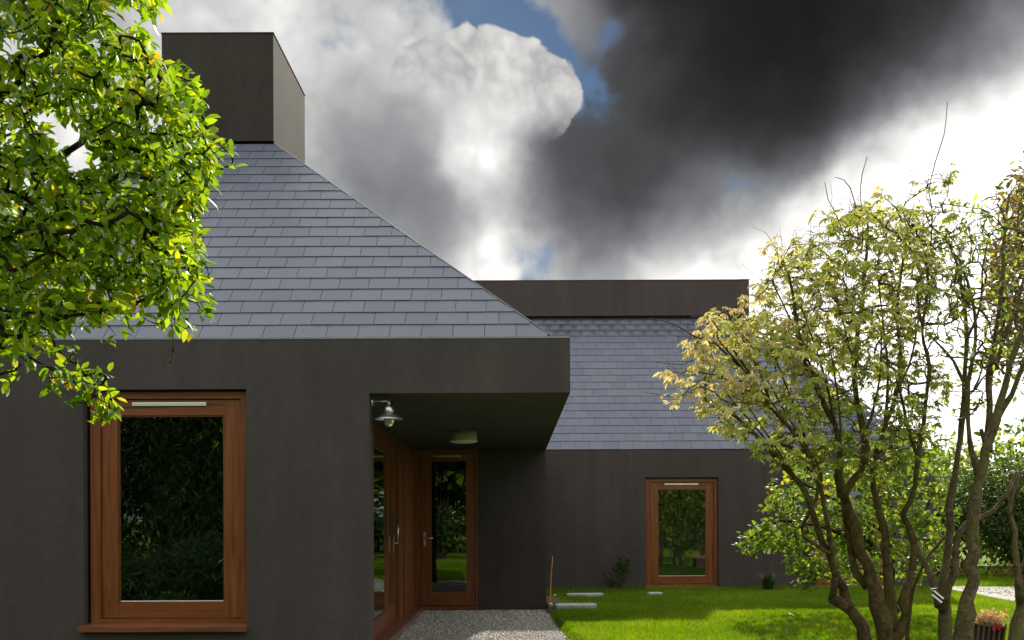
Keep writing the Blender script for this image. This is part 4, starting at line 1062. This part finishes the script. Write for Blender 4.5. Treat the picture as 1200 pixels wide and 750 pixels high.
for i, (x, y, rx, rz) in enumerate([(-13, -9, 3.4, 3.2), (-8, -11, 3.4, 3.6), (-3.5, -9.5, 3.2, 3.3), (1.2, -11, 3.4, 3.8), (6, -10, 3.4, 3.5), (11, -9, 3.4, 3.7), (16, -5, 3.0, 3.0), (-16, -2, 3.0, 3.0), (-6, -15, 3.6, 4.2), (3.5, -15.5, 3.6, 4.4), (9, -15, 3.6, 4.2), (-1.0, -8.6, 2.8, 3.1), (-1.4, -14, 3.6, 4.6)]):
    blob_bush('tree', (x, y, -.05), rx, rx * .8, rz, 'dense green garden tree mirrored in the window glass', 'tree', 4200, None, 'round', M_APPLEL, 90 + i, .62 if x < 3 else .85, .3, tg, 13, (.26, .44))
for i, x in enumerate((-10.5, -5.5, -1, 3.6, 8.5, 13)):
    blob_bush('shrub', (x, -4.6, -.05), 2.7, 1.1, .95, 'low dark shrub mirrored in the window glass', 'shrub', 1600, None, 'oval', M_DARKL, 110 + i, .35, .0, 'low shrubs mirrored in the windows', 7, (.16, .28))

# ------------------------------------------------------------------ lawn grass and gravel stones
def grass():
    r = np.random.default_rng(31)
    def scatter(n, x0, x1, y0, y1, poly):
        x = r.uniform(x0, x1, n); y = r.uniform(y0, y1, n); m = in_poly(x, y, poly); return np.stack([x[m], y[m]], 1)
    ed = [(x + .01, y) for x, y in edge] + [(.70, 14.3), (.68, 15.2), (.60, 16.6), (.46, 16.9), (.46, 17.8), (40, 17.8), (40, -6)]
    a = scatter(460000, .4, 10.5, 9.6, 17.79, ed); a = a[a[:, 0] < a[:, 1] * .53 + .3]
    b = scatter(40000, .6, 9, 4, 9.6, ed)
    c = scatter(50000, 7.2, 14, 17.6, 21.6, [(7.2, 18.9), (9, 18.4), (13, 17.2), (14, 17.1), (14, 21.6), (7.2, 21.6)])
    fl_ = scatter(60000, -5, 2.4, .5, 8.2, [(-5, .5), (2.5, .5), (1.7, 5), (1.2, 7.2), (.3, 7.3), (-.5, 7.6), (-1.2, 8.0), (-1.9, 8.2), (-5, 8.2)])
    ke = r.integers(4, len(edge) - 1, 16000); te = r.uniform(0, 1, 16000); E = np.array(edge); lp = E[ke] + (E[ke + 1] - E[ke]) * te[:, None] - np.stack([r.uniform(0, .09, 16000) ** 1.0, np.zeros(16000)], 1)
    p = np.concatenate([a, b, c, fl_, lp]); zz = np.concatenate([np.full(len(a) + len(b) + len(c), LAWN_Z), np.full(len(fl_), .01), LAWN_Z - (E[ke] + (E[ke + 1] - E[ke]) * te[:, None] - lp)[:, 0] * .95])
    ok = ~in_poly(p[:, 0], p[:, 1], [(7.2, 14.9), (8.6, 14.7), (11, 14.1), (22, 12.0), (22, 15.8), (13, 17.0), (10.4, 17.6), (9.0, 18.1), (7.9, 18.3), (7.4, 18.2)])
    for sx0, sx1, sy0, sy1 in ((.50, 1.10, 14.05, 14.5), (.77, 1.37, 16.2, 16.55), (2.08, 2.34, 16.5, 16.75)):
        ok &= ~((p[:, 0] > sx0) & (p[:, 0] < sx1) & (p[:, 1] > sy0 + .02) & (p[:, 1] < sy1))
    p = p[ok]; zz = zz[ok]; n = len(p)
    patch = np.sin(p[:, 0] * 2.1 + 1.3 * np.sin(p[:, 1] * 1.7)) * np.sin(p[:, 1] * 1.3 + .9 * np.sin(p[:, 0] * 1.1))
    fine = np.sin(p[:, 0] * 9 + 3 * np.sin(p[:, 1] * 5)) * np.sin(p[:, 1] * 8 + 2 * np.sin(p[:, 0] * 6))
    h = r.uniform(.022, .05, n) * (1 + .25 * patch + .2 * fine); h *= np.where(r.uniform(0, 1, n) < .03, 1.7, 1.0); h[p[:, 1] > 17.45] *= 1.7
    th = r.uniform(0, 2 * math.pi, n); w = r.uniform(.003, .0055, n)
    lean = r.normal(0, .45, (n, 2)) * h[:, None]
    V = np.zeros((n, 3, 3)); z0 = zz - .004
    V[:, 0] = np.stack([p[:, 0] + np.cos(th) * w, p[:, 1] + np.sin(th) * w, z0], 1)
    V[:, 1] = np.stack([p[:, 0] - np.cos(th) * w, p[:, 1] - np.sin(th) * w, z0], 1)
    V[:, 2] = np.stack([p[:, 0] + lean[:, 0], p[:, 1] + lean[:, 1], z0 + h], 1)
    T = np.arange(n * 3).reshape(n, 3)
    tone = np.clip(r.normal(.45, .18, n) + .20 * patch + .14 * fine + (r.uniform(0, 1, n) < .035) * .6, 0, 1)
    tag(np_mesh('grass', V.reshape(-1, 3), T, M_GRASS, None, np.repeat(tone, 3)), 'short mown green grass covering the lawn', 'grass', kind='stuff')
grass()
def stones():
    r = np.random.default_rng(32)
    t = (1 + 5 ** .5) / 2
    O = np.array([(1, 0, 0), (-1, 0, 0), (0, 1, 0), (0, -1, 0), (0, 0, 1), (0, 0, -1)], float)
    T = np.array([(0, 2, 4), (2, 1, 4), (1, 3, 4), (3, 0, 4), (2, 0, 5), (1, 2, 5), (3, 1, 5), (0, 3, 5)])
    n = 42000; x = r.uniform(-1.5, 1.2, n); y = r.uniform(8.6, 15.2, n)
    poly = [(-1.34, 8.0), (1.05, 8.0)] + [(a - .02, b) for a, b in edge if b > 8] + [(.50, 14.96), (-1.34, 14.96)]
    m = in_poly(x, y, poly); x, y = x[m], y[m]
    n2 = 9000; t_ = r.uniform(0, 1, n2); x2 = 7.6 + t_ * 6; y2 = r.uniform(13.4, 18.1, n2)
    m2 = in_poly(x2, y2, [(7.2, 14.9), (8.6, 14.7), (11, 14.1), (22, 12.0), (22, 15.8), (13, 17.0), (10.4, 17.6), (9.0, 18.1), (7.9, 18.3), (7.4, 18.2)])
    z = np.concatenate([np.full(len(x), .002), np.full(m2.sum(), LAWN_Z + .005)]); x = np.concatenate([x, x2[m2]]); y = np.concatenate([y, y2[m2]]); n = len(x)
    s = r.uniform(.006, .013, n) * np.where(r.uniform(0, 1, n) < .08, 1.6, 1.0)
    J = O[None] * r.uniform(.65, 1.25, (n, 6, 1)) + r.normal(0, .14, (n, 6, 3))
    th = r.uniform(0, 6.283, n); c, q = np.cos(th), np.sin(th)
    X = J[:, :, 0] * c[:, None] - J[:, :, 1] * q[:, None]; Y = J[:, :, 0] * q[:, None] + J[:, :, 1] * c[:, None]; Z = J[:, :, 2] * .7
    V = np.stack([X * s[:, None] + x[:, None], Y * s[:, None] + y[:, None], Z * s[:, None] + z[:, None] + s[:, None] * .25], 2)
    TT = T[None] + (np.arange(n) * 6)[:, None, None]
    tone = np.clip(r.beta(2.2, 2.2, n) * .97, 0, .97); tone[r.uniform(0, 1, n) < .0012] = 1.0
    tag(np_mesh('gravel', V.reshape(-1, 3), TT.reshape(-1, 3), M_STONE, None, np.repeat(tone, 6)), 'loose pale grey gravel stones on the porch yard and drive', 'gravel', kind='stuff')
stones()

# ------------------------------------------------------------------ small things
def slab(x0, x1, y0, y1, z0, z1, label, seed, rot=0):
    r = np.random.default_rng(seed); b = MB(); n = 5
    top = []; 
    pts = [(x0, y0), ((x0 + x1) / 2, y0 - .01), (x1, y0 + .015), (x1 + .03, (y0 + y1) / 2), (x1 + .01, y1), (x0 + .04, y1 + .01), (x0 - .012, (y0 + y1) / 2)]
    pts = [(a + r.normal(0, .008), c + r.normal(0, .008)) for a, c in pts]
    cx, cy = sum(p[0] for p in pts) / 7, sum(p[1] for p in pts) / 7
    o = 0; k = len(pts)
    b.v = [(a, c, z0) for a, c in pts] + [(a, c, z1 - .008) for a, c in pts] + [(cx + (a - cx) * .97, cy + (c - cy) * .97, z1 + r.normal(0, .002)) for a, c in pts]
    for lv in (0, 1):
        for i in range(k): b.f.append([lv * k + i, lv * k + (i + 1) % k, (lv + 1) * k + (i + 1) % k, (lv + 1) * k + i]); b.mi.append(0); b.smooth.append(False)
    b.f.append([2 * k + i for i in range(k)]); b.mi.append(0); b.smooth.append(False)
    ob = b.build('paving_slab', M_SLAB); tag(ob, label, 'paving slab', 'stepping slabs in the lawn'); return ob
slab(.53, 1.07, 14.10, 14.45, LAWN_Z + .004, LAWN_Z + .060, 'large grey stone slab raised at the lawn corner by the porch pier', 1)
slab(.78, 1.34, 16.25, 16.52, LAWN_Z + .002, LAWN_Z + .050, 'thin grey stone slab in the grass behind the larger slab', 2)
slab(2.10, 2.32, 16.52, 16.72, LAWN_Z, LAWN_Z + .042, 'small broken grey slab sunk in the grass before the window', 3)
cane = MB(); p0, p1 = Vector((.44 + .02, 14.85, .06)), P(647, 652, 14.85)
cane.tube([p0.lerp(p1, k / 8) + Vector((.004 * math.sin(k), 0, 0)) for k in range(9)], [.011, .010, .011, .010, .011, .009, .010, .009, .008], 7)
tag(cane.build('garden_cane', M_CANE), 'thin dry cane leaning by the edge of the porch pier', 'cane')
for i, (x, y, s) in enumerate(((.475, 14.75, .03), (.60, 16.45, .022))):
    b = MB(); b.lathe([(.001, -.6 * s), (.7 * s, -.5 * s), (s, 0), (.75 * s, .5 * s), (.001, .65 * s)], (x, y, LAWN_Z + .02), 9)
    tag(b.build('pebble', M_PEBBLE), ['white pebble at the foot of the garden cane', 'white pebble beside the thin slab in the grass'][i], 'pebble')
def plant(name, base, stems, label, cat, leafn, size, material, seed, kind='round', spread=.04):
    r = np.random.default_rng(seed); t = empty(name, base, label, cat); b = MB(); pos, D, U, S, tn = [], [], [], [], []
    for st in stems:
        st = [Vector(p) for p in st]; b.tube(st, [.006 - .004 * k / (len(st) - 1) for k in range(len(st))], 5)
        for k in range(leafn):
            f = r.uniform(.35, 1) * (len(st) - 1); i = min(int(f), len(st) - 2); c = st[i].lerp(st[i + 1], f - i)
            pos.append(np.array(c) + r.normal(0, spread, 3) * [1, .5, 1]); D.append(r.normal(0, 1, 3) + [0, -.4, 0]); U.append(r.normal(0, .5, 3) + [0, -.7, .7]); S.append(r.uniform(*size)); tn.append(np.clip(r.normal(.45, .2), 0, 1))
    keep(b.build('stem', M_TWIG), t)
    W, TT, tt = leaf_arrays(kind, np.array(pos), np.array(D), np.array(U), np.array(S), np.array(tn))
    tag(np_mesh('foliage', W, TT, material, t, tt), kind='stuff')
yw = 17.72
plant('climbing_plant', P(721, 692, yw), [[P(721, 692, yw), P(719, 680, yw), P(713, 674, yw)], [P(721, 692, yw), P(722, 682, yw), P(718, 676, yw)]], 'low sprig of climbing plant beginning up the far wall', 'plant', 16, (.05, .08), M_DARKL, 1)
plant('climbing_plant', P(730, 692, yw), [[P(730, 692, yw), P(728, 676, yw), P(731, 662, yw), P(728, 655, yw)], [P(728, 676, yw), P(726, 668, yw), P(733, 658, yw)]], 'taller leafy climbing plant on the far wall beside the window', 'plant', 30, (.05, .08), M_DARKL, 2, spread=.055)
def tuft():
    r = np.random.default_rng(4); c = P(900, 690, 17.45); c.z = LAWN_Z
    n = 260; th = r.uniform(0, 6.28, n); out = r.uniform(.2, 1, n); h = r.uniform(.16, .34, n)
    V = np.zeros((n, 5, 3)); w = .007
    b = np.array(c)[None] + np.stack([np.cos(th) * .07 * out, np.sin(th) * .05 * out, np.zeros(n)], 1)
    dx = np.stack([np.cos(th), np.sin(th), np.zeros(n)], 1) * (h * out * .6)[:, None]; sd = np.stack([-np.sin(th), np.cos(th), np.zeros(n)], 1) * w
    up = np.array([0, 0, 1.])
    V[:, 0] = b - sd; V[:, 1] = b + sd; V[:, 2] = b + dx * .35 + up * (h * .7)[:, None] - sd * .8; V[:, 3] = b + dx * .35 + up * (h * .7)[:, None] + sd * .8; V[:, 4] = b + dx + up * h[:, None]
    T = np.array([(0, 1, 3), (0, 3, 2), (2, 3, 4)]); TT = T[None] + (np.arange(n) * 5)[:, None, None]
    o = np_mesh('grass_tuft', V.reshape(-1, 3), TT.reshape(-1, 3), M_DARKL, None, np.repeat(r.uniform(.2, .9, n), 5))
    tag(o, 'dark clump of long bladed grass at the foot of the far wall', 'grass clump')
tuft()
# crate of dried flowers between the grey trunks
def crate():
    d = 9.95; c = P(1157, 764, d); c.z = LAWN_Z
    t = empty('crate', c, 'small dark slatted crate lined in black between the grey trunks', 'crate')
    t.rotation_euler = (0, math.radians(6), math.radians(-12))
    w, dp, h = .125, .09, .24
    L = MB(); L.box(-w + .012, w - .012, -dp + .012, dp - .012, .01, h - .03); L.build('liner', M_BLACK).parent = t
    for k in range(6):
        x = -w + .008 + k * (2 * w - .016) / 5
        MB().box(x - .008, x + .008, -dp, -dp + .010, .0, h).build('slat', M_CRATE).parent = t
        MB().box(x - .008, x + .008, dp - .010, dp, .0, h).build('slat', M_CRATE).parent = t
    for z in (.03, h - .03):
        MB().box(-w - .004, w + .004, -dp - .008, -dp, z - .010, z + .010).build('rail', M_CRATE).parent = t
        MB().box(-w - .004, w + .004, dp, dp + .008, z - .010, z + .010).build('rail', M_CRATE).parent = t
        for s in (-1, 1): MB().box(s * w - .005, s * w + .005, -dp, dp, z - .010, z + .010).build('rail', M_CRATE).parent = t
    r = np.random.default_rng(6); fl = empty('dried_flowers', c + Vector((0, 0, h)), 'tangle of dried straw-coloured flowers spilling over the slatted crate', 'flowers')
    b = MB()
    for k in range(170):
        a = Vector((r.uniform(-.11, .11), r.uniform(-.08, .08), -.02)); e = a + Vector((r.normal(.02, .07), r.normal(0, .06), r.uniform(.02, .13)))
        b.tube([a, a.lerp(e, .5) + Vector((0, 0, .02)), e], [.003, .0025, .001], 4, cap=False)
    b.build('stalks', M_STRAW).parent = fl
    pos = r.normal(0, 1, (150, 3)) * [.09, .06, .03] + [0.02, 0, .055] + np.array(fl.location)
    W, TT, tt = leaf_arrays('round', pos, r.normal(0, 1, (150, 3)), r.normal(0, 1, (150, 3)), r.uniform(.02, .045, 150), r.uniform(0, 1, 150))
    tag(np_mesh('dry_petals', W, TT, M_PINK2, fl, tt), kind='stuff')
    p = P(1168, 738, d - .13); rd = np.random.default_rng(8); n = 14
    W, TT, tt = leaf_arrays('round', np.array(p)[None] + rd.normal(0, .014, (n, 3)), rd.normal(0, 1, (n, 3)), rd.normal(0, 1, (n, 3)) + [0, -1, 0], rd.uniform(.03, .05, n), rd.uniform(0, 1, n))
    tag(np_mesh('flower_head', W, TT, M_RED, None, tt), 'bright red flower head caught on the front of the slatted crate', 'flower')
M_PINK2 = m_leaf('dry_petal', [(0, (.45, .30, .16)), (.7, (.60, .42, .28)), (1, (.70, .20, .18))], .4, .03)
crate()
# white tag tied to the forked trunk
tgp = P(1094, 694, 9.72)
tb = MB()
for k, dz in ((0, 0), (1, -.035)):
    a = tgp + Vector((-.02 * k, -.01 * k, dz)); e = a + Vector((.085, -.02, -.075))
    n_ = Vector((.7, 0, .7)) * .008
    tb.poly([a - n_, e - n_, e + n_, a + n_]); tb.poly([a - n_ + Vector((0, .003, 0)), a + n_ + Vector((0, .003, 0)), e + n_ + Vector((0, .003, 0)), e - n_ + Vector((0, .003, 0))])
tb.tube([tgp + Vector((0, 0, -.01)), tgp + Vector((-.03, 0, .015)), tgp + Vector((.05, .05, .02))], .004, 5)
tag(tb.build('plant_tag', M_TAG), 'two white plastic strips tied to the forked trunk', 'tag')
# fallen petals and leaves on the lawn
r = np.random.default_rng(12)
for (x, y, lab, mt) in ((1117, 741, 'pale fallen leaf lying on the lawn between the grey trunks', M_STRAW), (1118, 716, 'brown fallen leaf on the sunlit lawn before the drive', M_STRAW), (923, 720, 'pink fallen leaf lying on the open lawn', M_PINK)):
    dd = (EYE - LAWN_Z - .04) * F / (y - VY); p = P(x, y, dd); n = 3
    W, TT, tt = leaf_arrays('round', np.array(p)[None] + r.normal(0, .02, (n, 3)) * [1, 1, .1], r.normal(0, 1, (n, 3)) * [1, 1, .1], np.tile([0, 0, 1.], (n, 1)), np.full(n, .08), np.full(n, .5))
    tag(np_mesh('fallen_leaf', W, TT, mt, None, tt), lab, 'leaf')

scene.render.resolution_x = 1024; scene.render.resolution_y = 640
scene.cycles.max_bounces = 6; scene.cycles.diffuse_bounces = 3; scene.cycles.transmission_bounces = 4; scene.cycles.transparent_max_bounces = 8
